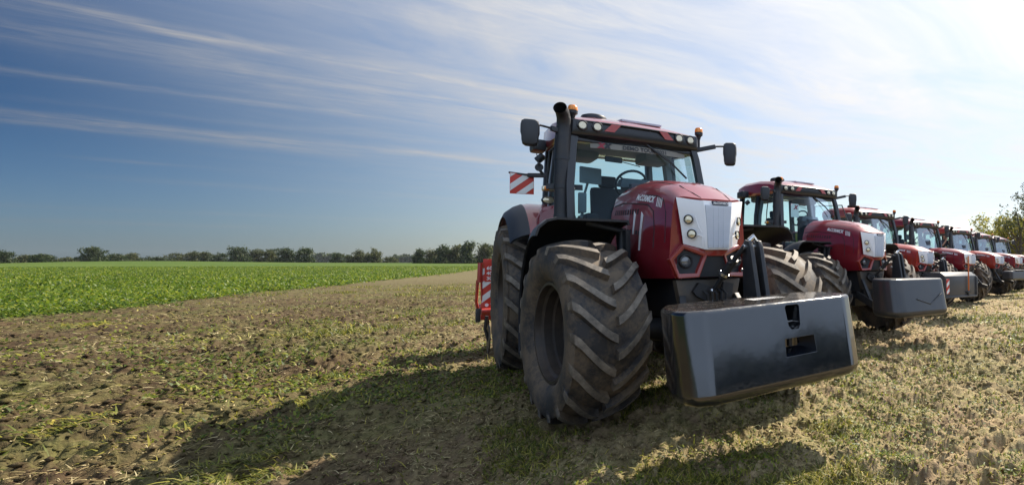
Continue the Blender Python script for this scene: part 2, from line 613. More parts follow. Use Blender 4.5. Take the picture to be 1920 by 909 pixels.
def f_soil(t):
    geo = t.n('ShaderNodeNewGeometry')
    pos = geo.outputs['Position']
    sp = t.n('ShaderNodeSeparateXYZ', {0: pos})
    big = t.noise(pos, .35, 4, .6)
    mid = t.noise(pos, 2.2, 6, .65)
    fine = t.noise(pos, 16, 6, .7)
    grain = t.noise(pos, 70, 3, .6)
    soil = t.ramp(mid, [(.30, (.095, .068, .042)), (.50, (.185, .138, .085)), (.72, (.29, .225, .145))])
    soil = t.mix(t.m('MULTIPLY', t.ramp(fine, [(.35, 1.), (.55, 0.)]), .65), soil, (.060, .044, .030))
    # damp dark earth by crop, sandy by tractors; vignette and sunlight painted in
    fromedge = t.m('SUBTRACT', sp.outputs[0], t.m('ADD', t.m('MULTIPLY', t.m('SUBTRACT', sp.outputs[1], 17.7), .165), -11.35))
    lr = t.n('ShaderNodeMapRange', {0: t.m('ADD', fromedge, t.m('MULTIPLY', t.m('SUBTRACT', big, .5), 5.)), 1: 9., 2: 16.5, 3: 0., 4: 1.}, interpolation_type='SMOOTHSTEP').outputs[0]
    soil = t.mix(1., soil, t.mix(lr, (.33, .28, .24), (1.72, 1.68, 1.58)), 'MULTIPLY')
    # straw and short regrowth lying over the soil
    straw = t.ramp(fine, [(.40, (.15, .125, .045)), (.70, (.34, .29, .15))])
    green = t.ramp(fine, [(.35, (.035, .055, .012)), (.70, (.15, .18, .035))])
    kg = t.ramp(t.m('ADD', t.m('MULTIPLY', big, .55), t.m('MULTIPLY', mid, .45)), [(.47, 0.), (.60, 1.)])
    ks = t.ramp(t.noise(pos, 5., 5, .7, .6), [(.46, 0.), (.60, 1.)])
    c = t.mix(t.m('MULTIPLY', ks, t.m('ADD', t.m('MULTIPLY', lr, .40), .16)), soil, straw)
    c = t.mix(t.m('MULTIPLY', kg, .42), c, green)
    added_turf = t.n('ShaderNodeMapRange', {0: sp.outputs[1], 1: -12., 2: -7.5, 3: 1., 4: 0.}).outputs[0]  # unseen dark grass added behind the camera to darken the weight's reflection
    c = t.mix(added_turf, c, t.ramp(fine, [(.3, (.018, .026, .008)), (.7, (.050, .058, .018))]))
    stub = t.n('ShaderNodeMapRange', {0: sp.outputs[1], 1: 18., 2: 55., 3: 0., 4: .75}).outputs[0]
    c = t.mix(stub, c, t.ramp(t.noise(pos, 3.1, 6, .7), [(.32, (.060, .050, .022)), (.5, (.112, .095, .044)), (.7, (.165, .140, .070))]))
    # the crop field beyond the edge line
    ex = t.m('ADD', t.m('MULTIPLY', t.m('SUBTRACT', sp.outputs[1], 17.7), .165), -11.35)
    ex = t.m('ADD', ex, t.m('MULTIPLY', t.m('SINE', t.m('MULTIPLY', sp.outputs[1], .35)), .25))
    inside = t.m('SUBTRACT', ex, sp.outputs[0])
    kf = t.n('ShaderNodeMapRange', {0: inside, 1: -.1, 2: .5, 3: 0., 4: 1.}).outputs[0]
    crop = t.ramp(t.noise(pos, 1.6, 8, .75), [(.30, (.018, .040, .005)), (.55, (.045, .082, .008)), (.75, (.085, .122, .014))])
    far = t.n('ShaderNodeMapRange', {0: sp.outputs[1], 1: 30., 2: 110., 3: 0., 4: 1.}).outputs[0]
    under = t.mix(far, (.03, .045, .012), crop)
    crop = t.mix(far, under, t.mix(t.ramp(t.noise(pos, .03, 4), [(.4, 0.), (.65, 1.)]), crop, (.062, .092, .010)))
    c = t.mix(kf, c, crop)
    h = t.m('ADD', t.m('MULTIPLY', fine, .6), t.m('MULTIPLY', grain, .4))
    princ(t, {'Base Color': c, 'Roughness': .92, 'Specular IOR Level': .15, 'Normal': bump(t, h, .9, .03)})
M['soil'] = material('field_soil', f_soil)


def build_ground():
    r = [.0, .8, 1.6, 2.3]
    while r[-1] < 55:
        r.append(r[-1] * 1.0062)
    while r[-1] < 3200:
        r.append(r[-1] * 1.035)
    r = np.array(r[1:])
    # azimuth from +Y (clockwise); the view spans about -22 to 60 degrees
    a = np.concatenate([np.arange(-26, 66, .085), np.arange(66, 334, 2.)])
    a = np.radians(a)
    rr, aa = np.meshgrid(r, a, indexing='ij')
    x = CAMX + rr * np.sin(aa)
    y = CAMY + rr * np.cos(aa)
    z = ground_z(x, y)
    v = np.stack([x, y, z], -1).reshape(-1, 3)
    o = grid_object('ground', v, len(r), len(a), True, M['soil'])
    # close the small hole right under the photographer
    bm = bmesh.new()
    bm.from_mesh(o.data)
    bm.verts.ensure_lookup_table()
    f = bm.faces.new([bm.verts[k] for k in range(len(a))])
    bm.normal_update()
    if f.normal.z < 0:
        f.normal_flip()
    bm.to_mesh(o.data)
    bm.free()
    tag(o, 'bare brown field with a green crop field beyond it', 'ground', kind='structure')
    return o


GROUND = build_ground()


def leaf_material(name, ramp_pts, rough=.6, transl=.35):
    def fn(t):
        g = t.n('ShaderNodeNewGeometry')
        c = t.ramp(g.outputs['Random Per Island'], ramp_pts)
        patch = t.noise(g.outputs['Position'], .22, 4, .6)
        c = t.mix(1., c, t.ramp(patch, [(.35, (.72, .78, .75)), (.65, (1.22, 1.14, 1.05))]), 'MULTIPLY')
        d = t.n('ShaderNodeBsdfPrincipled', {'Base Color': c, 'Roughness': rough, 'Specular IOR Level': .3}).outputs[0]
        tr = t.n('ShaderNodeBsdfTranslucent', {0: c}).outputs[0]
        t.n('ShaderNodeOutputMaterial', {0: t.n('ShaderNodeMixShader', {0: transl, 1: d, 2: tr})})
    return material(name, fn)


M['straw'] = leaf_material('straw', [(0., (.10, .075, .032)), (.45, (.22, .175, .08)), (.8, (.36, .30, .15)), (1., (.50, .43, .26))], .7, .2)
M['grass'] = leaf_material('grass', [(0., (.035, .046, .009)), (.4, (.10, .125, .018)), (.75, (.21, .21, .030)), (1., (.36, .31, .07))], .55, .4)
M['weed'] = leaf_material('weed', [(0., (.035, .065, .010)), (.5, (.10, .145, .020)), (.85, (.22, .25, .030)), (1., (.34, .32, .05))], .5, .45)
M['crop'] = leaf_material('crop', [(0., (.026, .056, .007)), (.5, (.085, .150, .013)), (.85, (.17, .225, .020)), (1., (.28, .29, .04))], .5, .5)


def strips(name, base, length, width, yaw, lift, curl, mat, label, seg=2):
    """many bent blades: base (n,3); yaw heading; lift start elevation (rad); curl change of elevation along the blade"""
    n = len(base)
    pts = [base]
    el = lift.copy()
    p = base.copy()
    for k in range(seg):
        st = length / seg
        p = p + np.stack([np.cos(yaw) * np.cos(el) * st, np.sin(yaw) * np.cos(el) * st, np.sin(el) * st], -1)
        el = el + curl / seg
        pts.append(p)
    side = np.stack([-np.sin(yaw), np.cos(yaw), rng.uniform(-.5, .5, n)], -1)
    rows = []
    for k, q in enumerate(pts):
        wd = width * (1 - .85 * (k / seg) ** 1.6) * .5
        rows.append(q + side * wd[:, None])
        rows.append(q - side * wd[:, None])
    v = np.stack(rows, 1)                      # n, 2(seg+1), 3
    m = 2 * (seg + 1)
    quad = np.array([[2 * k, 2 * k + 1, 2 * k + 3, 2 * k + 2] for k in range(seg)])
    q = (np.arange(n)[:, None, None] * m + quad[None]).reshape(-1, 4)
    return raw_mesh(name, v.reshape(-1, 3), q, mat, label)


def raw_mesh(name, v, q, mat, label=None, cat='plants', kind='stuff', parent=None):
    me = bpy.data.meshes.new(name)
    me.vertices.add(len(v))
    me.vertices.foreach_set('co', v.astype(np.float32).ravel())
    me.loops.add(q.size)
    me.loops.foreach_set('vertex_index', q.astype(np.int32).ravel())
    me.polygons.add(len(q))
    me.polygons.foreach_set('loop_start', np.arange(0, q.size, q.shape[1], dtype=np.int32))
    me.update(calc_edges=True)
    me.materials.append(mat)
    o = bpy.data.objects.new(name, me)
    COL.objects.link(o)
    if parent is not None:
        o.parent = parent
    if label:
        tag(o, label, cat, kind=kind)
    return o


def scatter(n, r0, r1, a0=-24, a1=63, power=1.0):
    u = rng.random(n)
    if power == 1.0:
        r = r0 * (r1 / r0) ** u
    else:
        r = r0 + (r1 - r0) * u ** power
    a = np.radians(rng.uniform(a0, a1, n))
    return CAMX + r * np.sin(a), CAMY + r * np.cos(a), r


def under_wheels(x, y):
    bad = np.zeros(len(x), bool)
    for (wx, wy) in ((-1.01, 0), (1.01, 0), (-1.05, 2.94), (1.05, 2.94)):
        bad |= (np.abs(x - wx) < .34) & (np.abs(y - wy) < .22)
    return bad


def build_litter():
    # dry straw lying flat
    x, y, r = scatter(150000, 2.9, 32)
    cover = vnoise(x * .5 + 11, y * .5, 21) * .5 + vnoise(x * 1.7, y * 1.7, 22) * .5
    k = (rng.random(len(x)) < sstep(.28, .62, cover)) & (x > edge_x(y) + .1) & ~under_wheels(x, y)
    x, y, r = x[k], y[k], r[k]
    n = len(x)
    b = np.stack([x, y, ground_z(x, y) + rng.uniform(0, .012, n)], -1)
    s = np.clip(r / 6, .8, 2.6)
    strips('straw_residue', b, rng.uniform(.02, .09, n) * s ** .7, rng.uniform(.003, .009, n) * s, rng.uniform(0, 2 * np.pi, n), rng.uniform(-.05, .4, n),
           rng.uniform(-.9, .1, n), M['straw'], 'dry straw lying over the bare soil')
    # loose crumbs of earth
    x, y, r = scatter(42000, 2.9, 26)
    k = ~under_wheels(x, y) & (x > edge_x(y))
    x, y, r = x[k], y[k], r[k]
    n = len(x)
    sz = np.minimum(rng.gamma(2.0, .0055, n), .026) * np.clip(r / 5, .8, 1.7)
    octa = np.array([[1, 0, 0], [-1, 0, 0], [0, 1, 0], [0, -1, 0], [0, 0, 1], [0, 0, -1]], float)
    v = octa[None] * rng.uniform(.6, 1.25, (n, 6, 1)) + rng.normal(0, .18, (n, 6, 3))
    v = v * sz[:, None, None] * np.array([1.2, 1.2, .8])
    v = v + np.stack([x, y, ground_z(x, y) + sz * .25], -1)[:, None, :]
    tri = np.array([[0, 2, 4], [2, 1, 4], [1, 3, 4], [3, 0, 4], [2, 0, 5], [1, 2, 5], [3, 1, 5], [0, 3, 5]])
    q = (np.arange(n)[:, None, None] * 6 + tri[None]).reshape(-1, 3)
    raw_mesh('soil_crumbs', v.reshape(-1, 3), q, M['soil'], 'loose crumbs of earth over the field', 'soil')
    # yellow-green grass
    x, y, r = scatter(520000, 2.9, 46)
    patch = vnoise(x * .33 + 5, y * .33 + 2, 31) * .5 + vnoise(x * 1.25, y * 1.25 + 7, 32) * .5
    left = sstep(-1.5, -6.5, x + .25 * y)       # lodged grass is thicker towards the left foreground
    near_tr = np.exp(-((x + 2.2) ** 2 / 9 + (y - 1.5) ** 2 / 16))
    fl = np.exp(-(((x + 4.6) / 2.4) ** 2 + ((y + .6) / 3.2) ** 2))
    dens = sstep(.58, .77, patch + .05 * near_tr + .17 * fl - .17 * np.exp(-(((x - .3) / 2.6) ** 2 + ((y + 2.) / 1.9) ** 2)) - .06 * sstep(9, 5, x - edge_x(y))) * .9 + .03
    k = (rng.random(len(x)) < dens) & (x > edge_x(y) + .3) & ~under_wheels(x, y)
    x, y, r = x[k], y[k], r[k]
    n = len(x)
    b = np.stack([x, y, ground_z(x, y) - .005], -1)
    lf = sstep(-1.0, -5.5, x + .25 * y)                # towards the left the grass lies lodged on the earth
    s = np.clip(r / 6, .85, 3.) * (1 + .35 * lf)
    strips('grass_tufts', b, rng.uniform(.035, .13, n) * s ** .6, rng.uniform(.005, .012, n) * s, rng.normal(2.6, 1., n) * lf + rng.uniform(0, 2 * np.pi, n) * (1 - lf), rng.uniform(.15, 1.25, n) * (1 - .5 * lf),
           rng.uniform(-2.0, -.4, n), M['grass'], 'yellowish grass tufts growing on the bare field')
    # broad-leaved weeds
    x, y, r = scatter(230000, 2.9, 45)
    patch = vnoise(x * .45 + 51, y * .45 + 22, 41) * .55 + vnoise(x * 1.6, y * 1.6 + 7, 42) * .45
    dens = sstep(.555, .70, patch)
    for (px, py, pr, am) in ((-8.1, 9.0, .75, 1.), (-4.3, 5.6, .55, 1.), (-9.5, 6.5, 1.6, .6), (-.2, -1.6, .35, 1.), (1.6, -1.3, .7, .8), (-1.6, 1.5, .6, .5)):
        dens = np.maximum(dens, am * np.exp(-((x - px) ** 2 + (y - py) ** 2) / pr ** 2))
    dens = dens * (1 - .6 * sstep(10., 6., x - edge_x(y)))
    for (px, py, pr, am) in ((-9.4, 9.4, .8, 1.), (-4.9, 6.4, .5, 1.), (.95, -1.75, .32, 1.), (2.3, -.6, .55, .9), (3.0, .9, .8, .8), (1.2, -2.1, .35, .9), (3.4, -.6, .6, .8), (-1.4, -1.5, .3, .5)):
        dens = np.maximum(dens, am * np.exp(-((x - px) ** 2 + (y - py) ** 2) / pr ** 2))
    k = (rng.random(len(x)) < dens * .8) & (x > edge_x(y) + .3) & ~under_wheels(x, y)
    x, y, r = x[k], y[k], r[k]
    n = len(x)
    b = np.stack([x, y, ground_z(x, y) + rng.uniform(0, .04, n)], -1)
    s = np.clip(r / 6, .8, 1.9)
    strips('weed_leaves', b, rng.uniform(.018, .048, n) * s, rng.uniform(.010, .022, n) * s, rng.uniform(0, 2 * np.pi, n), rng.uniform(-.1, 1.0, n),
           rng.uniform(-1.4, .2, n), M['weed'], 'bright green weeds in scattered patches')


def build_crop():
    """leafy cover crop: plants of several leaves each"""
    n = 170000
    a = np.radians(rng.uniform(-24, 13, n))
    r = 18 * (190 / 18) ** (rng.random(n) ** .9)
    x = CAMX + r * np.sin(a)
    y = CAMY + r * np.cos(a)
    k = x < edge_x(y) - .05 + np.where(rng.random(n) < .25, rng.exponential(.35, n), 0) - rng.exponential(.12, n)
    # drilled in rows along the field edge, with a pair of wheel lines every 18 m
    d = edge_x(y) - x
    row = .5 + .5 * np.cos(d / .62 * 2 * np.pi)
    tram = ((d % 18 > 9) & (d % 18 < 9.45)) | ((d % 18 > 10.8) & (d % 18 < 11.25))
    k &= (rng.random(n) < .35 + .65 * row) & ~(tram & (rng.random(n) < .9))
    x, y, r = x[k], y[k], r[k]
    n = len(x)
    L = 8
    hgt = rng.uniform(.10, .25, n) * (1 + .25 * (vnoise(x * .3, y * .3, 61) - .5)) * np.clip(1.15 - r / 200, .45, 1)
    bx = np.repeat(x, L)
    by = np.repeat(y, L)
    hh = np.repeat(hgt, L) * rng.uniform(.15, 1., n * L)
    sc = np.repeat(np.clip(r / 30, .8, 2.2), L)
    spread = .12 * sc
    bx = bx + rng.normal(0, 1, n * L) * spread
    by = by + rng.normal(0, 1, n * L) * spread
    b = np.stack([bx, by, ground_z(bx, by) + hh], -1)
    m = n * L
    strips('cover_crop', b, rng.uniform(.06, .14, m) * sc, rng.uniform(.035, .07, m) * sc, rng.uniform(0, 2 * np.pi, m), rng.uniform(-.2, 1.1, m),
           rng.uniform(-1.6, -.2, m), M['crop'], 'dense leafy green crop covering the far field')


build_litter()
build_crop()


# ------------------------------------------------------------------ tractor parts
def make_wheel(parent, R, wd, rim_r, nlug, pos, s, lug_h=.068, lug_w=.065):
    """s = -1 right-hand wheel (outside towards -x), +1 left-hand wheel"""
    h = wd / 2
    # rim (the part), tyre (its sub-part)
    mb = MB()
    rr = rim_r
    prof = [(h * .80, rr + .028), (h * .86, rr + .02), (h * .86, rr - .008), (h * .70, rr - .02), (h * .64, rr - .045), (h * .42, rr - .05), (h * .38, rr - .075),
            (h * .15, rr - .08), (h * .10, rr - .105), (-h * .05, rr - .11), (-h * .07, rr * .66), (h * .02, rr * .60), (h * .03, rr * .42), (h * .12, rr * .38),
            (h * .13, rr * .24), (h * .36, rr * .22), (h * .40, rr * .16), (h * .40, .001)]
    mb.lathe([(s * a, b) for a, b in prof], seg=56)
    mb.lathe([(-s * h * .84, rr + .028), (-s * h * .86, rr - .01), (-s * h * .5, rr - .06), (-s * h * .1, rr - .11)], seg=56)
    for k in range(10):
        a = 2 * math.pi * k / 10
        mb.lathe([(s * h * .03, .0), (s * h * .03, .016), (s * h * .14, .014), (s * h * .14, .0)], (0, rr * .50 * math.cos(a), rr * .50 * math.sin(a)), 8)
    rim = mb.build('wheel', M['rim'], parent)
    rim.location = pos
    mb = MB()
    rc = R - lug_h
    crown = lambda x: .30 * x * x / wd + 0.
    side = [(.80, rr + .018), (.93, rr + .05), (1.03, rr + (rc - rr) * .35), (1.055, rr + (rc - rr) * .58), (1.03, rr + (rc - rr) * .80), (.965, rc - .035)]
    top = [(u, rc - crown(u * h)) for u in (.90, .7, .45, .2)]
    half = side + top
    full = [(h * a, b) for a, b in half] + [(-h * a, b) for a, b in reversed(half)]
    n = len(full)
    seg = 72
    vs, fs, mi = [], [], []
    for i in range(seg):
        th = 2 * math.pi * i / seg
        for (a, b) in full:
            vs.append((a, -b * math.cos(th), b * math.sin(th)))
    for i in range(seg):
        j = (i + 1) % seg
        for k in range(n - 1):
            fs.append((i * n + k, i * n + k + 1, j * n + k + 1, j * n + k))
            mi.append(1 if (k < 5 or k > n - 7) else 0)
    o = len(mb.v)
    mb.v += vs
    mb.f += fs
    mb.mi += mi
    # chevron lugs
    for side_s in (-1, 1):
        for k in range(nlug):
            th0 = 2 * math.pi * (k + (.5 if side_s > 0 else 0.)) / nlug
            secs = []
            N = 9
            for q in range(N + 2):
                t = min(q / N, 1.)
                x = (.015 + .955 * t) * h
                th = th0 + (.085 * t + .30 * t ** 1.5) * (.85 / R)
                rt = R - crown(x) - .012 * t
                rb = rc - crown(x) - .02
                wtop, wbase = lug_w * (.42 + .10 * t), lug_w * (.62 + .16 * t)
                if q == N + 1:
                    x = h * 1.045
                    th += .018
                    rt, rb = rc - .075, rc - .12
                    wtop, wbase = lug_w * .42, lug_w * .6
                elif q == N:
                    x = h * 1.01
                    rt -= .012
                    rb -= .03
                if q == 0:
                    rt -= .004
                row = []
                for (rad, dw) in ((rb, -wbase), (rt, -wtop), (rt, wtop), (rb, wbase)):
                    a = th + dw * 1.25 / R
                    row.append((side_s * x, -rad * math.cos(a), rad * math.sin(a)))
                secs.append(row)
            o = len(mb.v)
            for row in secs:
                mb.v += row
            for q in range(N + 1):
                for e in range(3):
                    a = o + q * 4 + e
                    mb.f.append((a, a + 1, a + 5, a + 4))
                    mb.mi.append(2 if e == 1 else 1)
            mb.f.append((o, o + 1, o + 2, o + 3))
            mb.mi.append(0)
            e = o + (N + 1) * 4
            mb.f.append((e, e + 1, e + 2, e + 3))
            mb.mi.append(0)
    mb.build('tyre', [M['tyre'], M['tyre_wall'], M['lug']], rim, smooth=32)
    return rim


HK = {  # hood cross sections: y -> half outline (x, z) from the crown to the bottom edge
    -.60: [(0, 2.165), (.16, 2.16), (.28, 2.13), (.345, 2.085), (.375, 1.96), (.39, 1.76), (.40, 1.60), (.41, 1.50), (.385, 1.40), (.36, 1.325)],
    -.40: [(0, 2.255), (.16, 2.25), (.285, 2.205), (.355, 2.13), (.395, 1.99), (.41, 1.79), (.418, 1.60), (.42, 1.50), (.40, 1.40), (.375, 1.32)],
    0.0: [(0, 2.345), (.16, 2.34), (.29, 2.285), (.372, 2.20), (.415, 2.04), (.43, 1.80), (.435, 1.60), (.435, 1.50), (.42, 1.40), (.395, 1.31)],
    .5: [(0, 2.41), (.16, 2.40), (.29, 2.34), (.378, 2.245), (.428, 2.07), (.445, 1.80), (.45, 1.60), (.45, 1.50), (.43, 1.40), (.40, 1.31)],
    1.05: [(0, 2.425), (.15, 2.41), (.285, 2.33), (.378, 2.235), (.432, 2.05), (.452, 1.80), (.455, 1.60), (.455, 1.50), (.435, 1.40), (.40, 1.31)]}
HKEYS = sorted(HK)


def hood_half(y, low=0.):
    y = min(max(y, HKEYS[0]), HKEYS[-1])
    for a, b in zip(HKEYS, HKEYS[1:]):
        if y <= b:
            break
    t = (y - a) / (b - a)
    t = t * t * (3 - 2 * t) * .35 + t * .65
    out = []
    for (x0, z0), (x1, z1) in zip(HK[a], HK[b]):
        z = z0 + (z1 - z0) * t
        if low:
            z = 1.31 + (z - 1.31) * (1 - low)
        out.append((x0 + (x1 - x0) * t, z))
    return out


def hood_x(y, z, low=0.):
    h = hood_half(y, low)
    for (xa, za), (xb, zb) in zip(h, h[1:]):
        if za >= z >= zb and za > zb:
            return xa + (xb - xa) * (za - z) / (za - zb)
    return h[3][0]


def lowz(z, low):
    return 1.31 + (z - 1.31) * (1 - low) if low else z


def make_tractor(style='A', low=0., paint='maroon'):
    T = empty('tractor')
    L = lambda z: lowz(z, low)
    body = M[paint]
    # ---------------- hood
    secs = []
    front = [(0, -.815, 2.065), (.16, -.815, 2.062), (.285, -.715, 2.085), (.348, -.668, 2.075), (.37, -.655, 1.955), (.385, -.655, 1.76), (.395, -.655, 1.60), (.405, -.655, 1.50), (.38, -.655, 1.40), (.355, -.655, 1.33)]
    def full(half3):
        return [(-x, y, z) for x, y, z in reversed(half3)] + [(x, y, z) for x, y, z in half3[1:]]
    secs.append(full([(x, y, L(z)) for x, y, z in front]))
    for y in (-.60, -.5, -.4, -.25, -.1, .05, .2, .35, .5, .7, .9, 1.05):
        secs.append(full([(x, y, z) for x, z in hood_half(y, low)]))
    mb = MB()
    mb.loft(secs, closed=True, caps=True)
    hood = mb.build('hood', body, T, smooth=55)
    # panel seams along the hood top
    mb = MB()
    for s in (-1, 1):
        pts = []
        for y in np.linspace(-.80, 1.0, 16):
            if y < -.6:
                t = (y + .815) / .215
                zz = L(2.062) + (hood_half(-.6, low)[1][1] - L(2.062)) * t
                pts.append((s * (.15 + .03 * t), y, zz + .0005))
            else:
                h = hood_half(y, low)
                t = .2 + .55 * min(1, (y + .6) / .9)
                x = h[1][0] + (h[2][0] - h[1][0]) * t
                z = h[1][1] + (h[2][1] - h[1][1]) * t
                pts.append((s * x, y, z + .0005))
        mb.tube(pts, .004, 6)
    mb.build('seam', M['letter_dark'], hood)
    # panel joint and air slots on each flank
    for s in (-1, 1):
        mb = MB()
        def P(y, z, off=.0):
            z = L(z)
            return (s * (hood_x(y, z, low) + off), y, z)
        pth = [(-.30, 1.62), (-.31, 1.80), (-.26, 1.98), (-.10, 2.06), (.15, 2.09), (.6, 2.14), (1.0, 2.14)]
        mb.tube([P(y, z, .0) for y, z in pth], .007, 6)
        pth = [(-.55, 1.66), (-.53, 1.95), (-.44, 2.07), (-.28, 2.13), (0, 2.17)]
        mb.tube([P(y, z, .0) for y, z in pth], .006, 6)
        mb.build('panel_joint', M['letter_dark'], hood)
        mb = MB()
        for k in range(11):
            y = .12 + .075 * k
            z = 2.035 + .0045 * k
            mb.prism([P(y, z, .001), P(y + .03, z, .001), P(y + .045, z - .055, .001), P(y + .015, z - .055, .001)], (s * .003, 0, 0))
        for k in range(7):
            y = .05 + .085 * k
            z = 1.80 + .010 * k
            mb.prism([P(y, z, .001), P(y + .045, z, .001), P(y + .05, z - .04, .001), P(y + .005, z - .04, .001)], (s * .003, 0, 0))
        mb.build('air_slots', M['steel_dark'], hood)
        # lettering on the flank, wrapped on its surface
        if s < 0:
            mt = frame((0, .02, 2.135), (0, -1, -.16), (0, 0, 1))
        else:
            mt = frame((0, .02, 2.135), (0, 1, .16), (0, 0, 1))
        t_ = text('lettering', 'McCORMICK', .085, M['white'], hood, mt, .0, .25, 1.0, .0035)
        bm = bmesh.new()
        bm.from_mesh(t_.data)
        # four slanted bars after the name (towards the nose)
        for k in range(4):
            y = -.285 - k * .036
            z = 2.072 - .007 * k
            q = [bm.verts.new((0, y, z + .045)), bm.verts.new((0, y - .018, z + .045)), bm.verts.new((0, y - .04, z - .05)), bm.verts.new((0, y - .022, z - .05))]
            bm.faces.new(q)
        for v in bm.verts:
            z = L(v.co.z)
            v.co = Vector((s * (hood_x(v.co.y, z, low) + .004), v.co.y, z))
        bm.to_mesh(t_.data)
        bm.free()
    # ---------------- grille
    N = 6
    top = [(-.352, -.668, 2.075), (-.165, -.80, 2.042), (-.15, -.822, 2.042), (.15, -.822, 2.042), (.165, -.80, 2.042), (.352, -.668, 2.075)]
    bot = [(-.285, -.675, 1.645), (-.125, -.80, 1.59), (-.11, -.815, 1.588), (.11, -.815, 1.588), (.125, -.80, 1.59), (.285, -.675, 1.645)]
    mb = MB()
    rows = []
    for t in np.linspace(0, 1, 5):
        rows.append([(p[0] + (q[0] - p[0]) * t, p[1] + (q[1] - p[1]) * t - .024 - .010 * math.sin(math.pi * t), L(p[2] + (q[2] - p[2]) * t)) for p, q in zip(top, bot)])
    mb.loft(rows, closed=False, caps=False)
    grille = mb.build('grille', M['silver'], T, solid=.02, bevel=.004)
    mb = MB()
    mb.prism([(-.135, -.852, L(2.0)), (.135, -.852, L(2.0)), (.105, -.846, L(1.605)), (-.105, -.846, L(1.605))], (0, -.012, 0))
    for k in range(17):
        z = 1.63 + k * .0215
        hw = .105 + (.03) * (z - 1.605) / .395
        mb.box((0, -.864, L(z)), (hw * 1.94, .006, .006 * (1 - low)))
    for x in (-.05, 0, .05):
        mb.box((x, -.863, L(1.80)), (.006, .007, .38 * (1 - low)))
    mb.build('screen', M['screen'], grille)
    mb = MB()
    mb.prism([(-.07, -.850, L(2.038)), (.098, -.850, L(2.038)), (.098, -.850, L(2.004)), (-.055, -.850, L(2.004))], (0, -.020, 0))
    bd = mb.build('badge', M['badge'], grille)
    text('badge_lettering', 'McCORMICK', .028, M['white'], grille, frame((.021, -.8715, L(2.020)), (1, 0, 0), (0, 0, 1)), .0006, .15, 1.0, .001)
    for s in (-1, 1):
        for (x, y, z) in ((.265, -.760, 1.868), (.240, -.776, 1.733)):
            nrm = Vector((s * .58, -.80, 0.05)).normalized()
            ax = Vector((0, 0, 1)).cross(nrm).normalized()
            rot = Matrix((ax, nrm.cross(ax), nrm)).transposed()
            c = Vector((s * x, y - .012, L(z)))
            mb = MB()
            m2 = MB()
            m2.lathe([(.006, .001), (.004, .025), (.0, .034)], seg=24, axis='z')
            mb.lathe([(-.01, .044), (.004, .044), (.007, .040), (.003, .034), (-.01, .034)], seg=28, axis='z')
            for mm in (mb, m2):
                mm.v = [tuple(c + rot @ Vector(p)) for p in mm.v]
            mm = MB()
            mm.v, mm.f, mm.mi = m2.v + mb.v, m2.f + [tuple(i + len(m2.v) for i in q) for q in mb.f], [0] * len(m2.f) + [1] * len(mb.f)
            mm.build('headlight', [M['lens'], M['gloss_black']], grille)
        # raised swoosh ribs on the silver side panels
        mb = MB()
        mb.tube([(s * .215, -.812, L(1.90)), (s * .19, -.830, L(1.80)), (s * .165, -.842, L(1.745))], .005, 6)
        mb.tube([(s * .20, -.815, L(1.73)), (s * .155, -.838, L(1.71)), (s * .15, -.832, L(1.62))], .005, 6)
        mb.build('rib', M['silver'], grille)
    # ---------------- red nose frame with fog lamps
    ny = lambda x: -.70 - (.40 - abs(x)) * .34
    nose_red = M['red_nose'] if paint == 'maroon' else body
    mb = MB()
    def hexo(pts, s, dy=0.):
        return [(s * x, ny(x) + dy, L(z)) for x, z in pts]
    out = [(.412, 1.50), (.30, 1.632), (.085, 1.555), (.16, 1.335), (.34, 1.325)]
    inn = [(.375, 1.497), (.282, 1.597), (.118, 1.53), (.178, 1.372), (.325, 1.368)]
    for s in (-1, 1):
        mb.ring(hexo(out, s), hexo(inn, s, .012), (0, .09, 0))
    mb.prism([(-.13, -.812, L(1.588)), (.13, -.812, L(1.588)), (.085, -.800, L(1.53)), (-.085, -.800, L(1.53))], (0, .09, 0))
    for s in (-1, 1):
        mb.prism([(s * .29, -.70, L(1.645)), (s * .12, -.808, L(1.592)), (s * .085, -.80, L(1.553)), (s * .30, -.735, L(1.63))], (0, .07, 0))
    nose = mb.build('nose_frame', nose_red, T, bevel=.006)
    mb = MB()
    mb.prism([(-.088, -.775, L(1.535)), (.088, -.775, L(1.535)), (.165, -.745, L(1.335)), (-.165, -.745, L(1.335))], (0, .05, 0))
    for s in (-1, 1):
        mb.prism(hexo([(x * 1.0, z) for x, z in inn], s, .07), (0, .02, 0))
    mb.build('nose_inset', M['black_plastic'], nose)
    for s in (-1, 1):
        mb = MB()
        c = (s * .262, ny(.262) + .05, L(1.483))
        mb.lathe([(.02, .062), (-.02, .062), (-.026, .052), (-.012, .044)], c, 28, 'y')
        mb.cur = 1
        mb.lathe([(-.012, .044), (-.018, .03), (-.020, .001)], c, 28, 'y')
        mb.build('fog_lamp', [M['steel_dark'], M['fog']], nose)
    # ---------------- front support, frame and driveline
    mb = MB()
    mb.prism([(-.34, -.66, 1.31), (.34, -.66, 1.31), (.30, -.66, 1.12), (.25, -.66, .96), (-.25, -.66, .96), (-.30, -.66, 1.12)], (0, .10, 0))
    sup = mb.build('front_support', M['bracket'], T, bevel=.012)
    mb = MB()
    mb.prism([(-.13, -.665, 1.28), (-.02, -.665, 1.24), (-.02, -.665, 1.08), (-.16, -.665, 1.16), (-.19, -.665, 1.20)], (0, -.05, 0))
    mb.prism([(.13, -.665, 1.28), (.24, -.665, 1.26), (.22, -.665, 1.14), (.10, -.665, 1.10)], (0, -.04, 0))
    for k in range(5):
        mb.tube([(-.09 + .05 * k, -.69, 1.22), (-.08 + .05 * k, -.78, 1.17 + .02 * (k % 2)), (-.05 + .04 * k, -.76, 1.02)], .012, 8)
    mb.build('hydraulic_couplers', M['steel_dark'], sup)
    mb = MB()
    mb.box((0, .35, 1.12), (.52, 1.85, .42), bevel=.03)
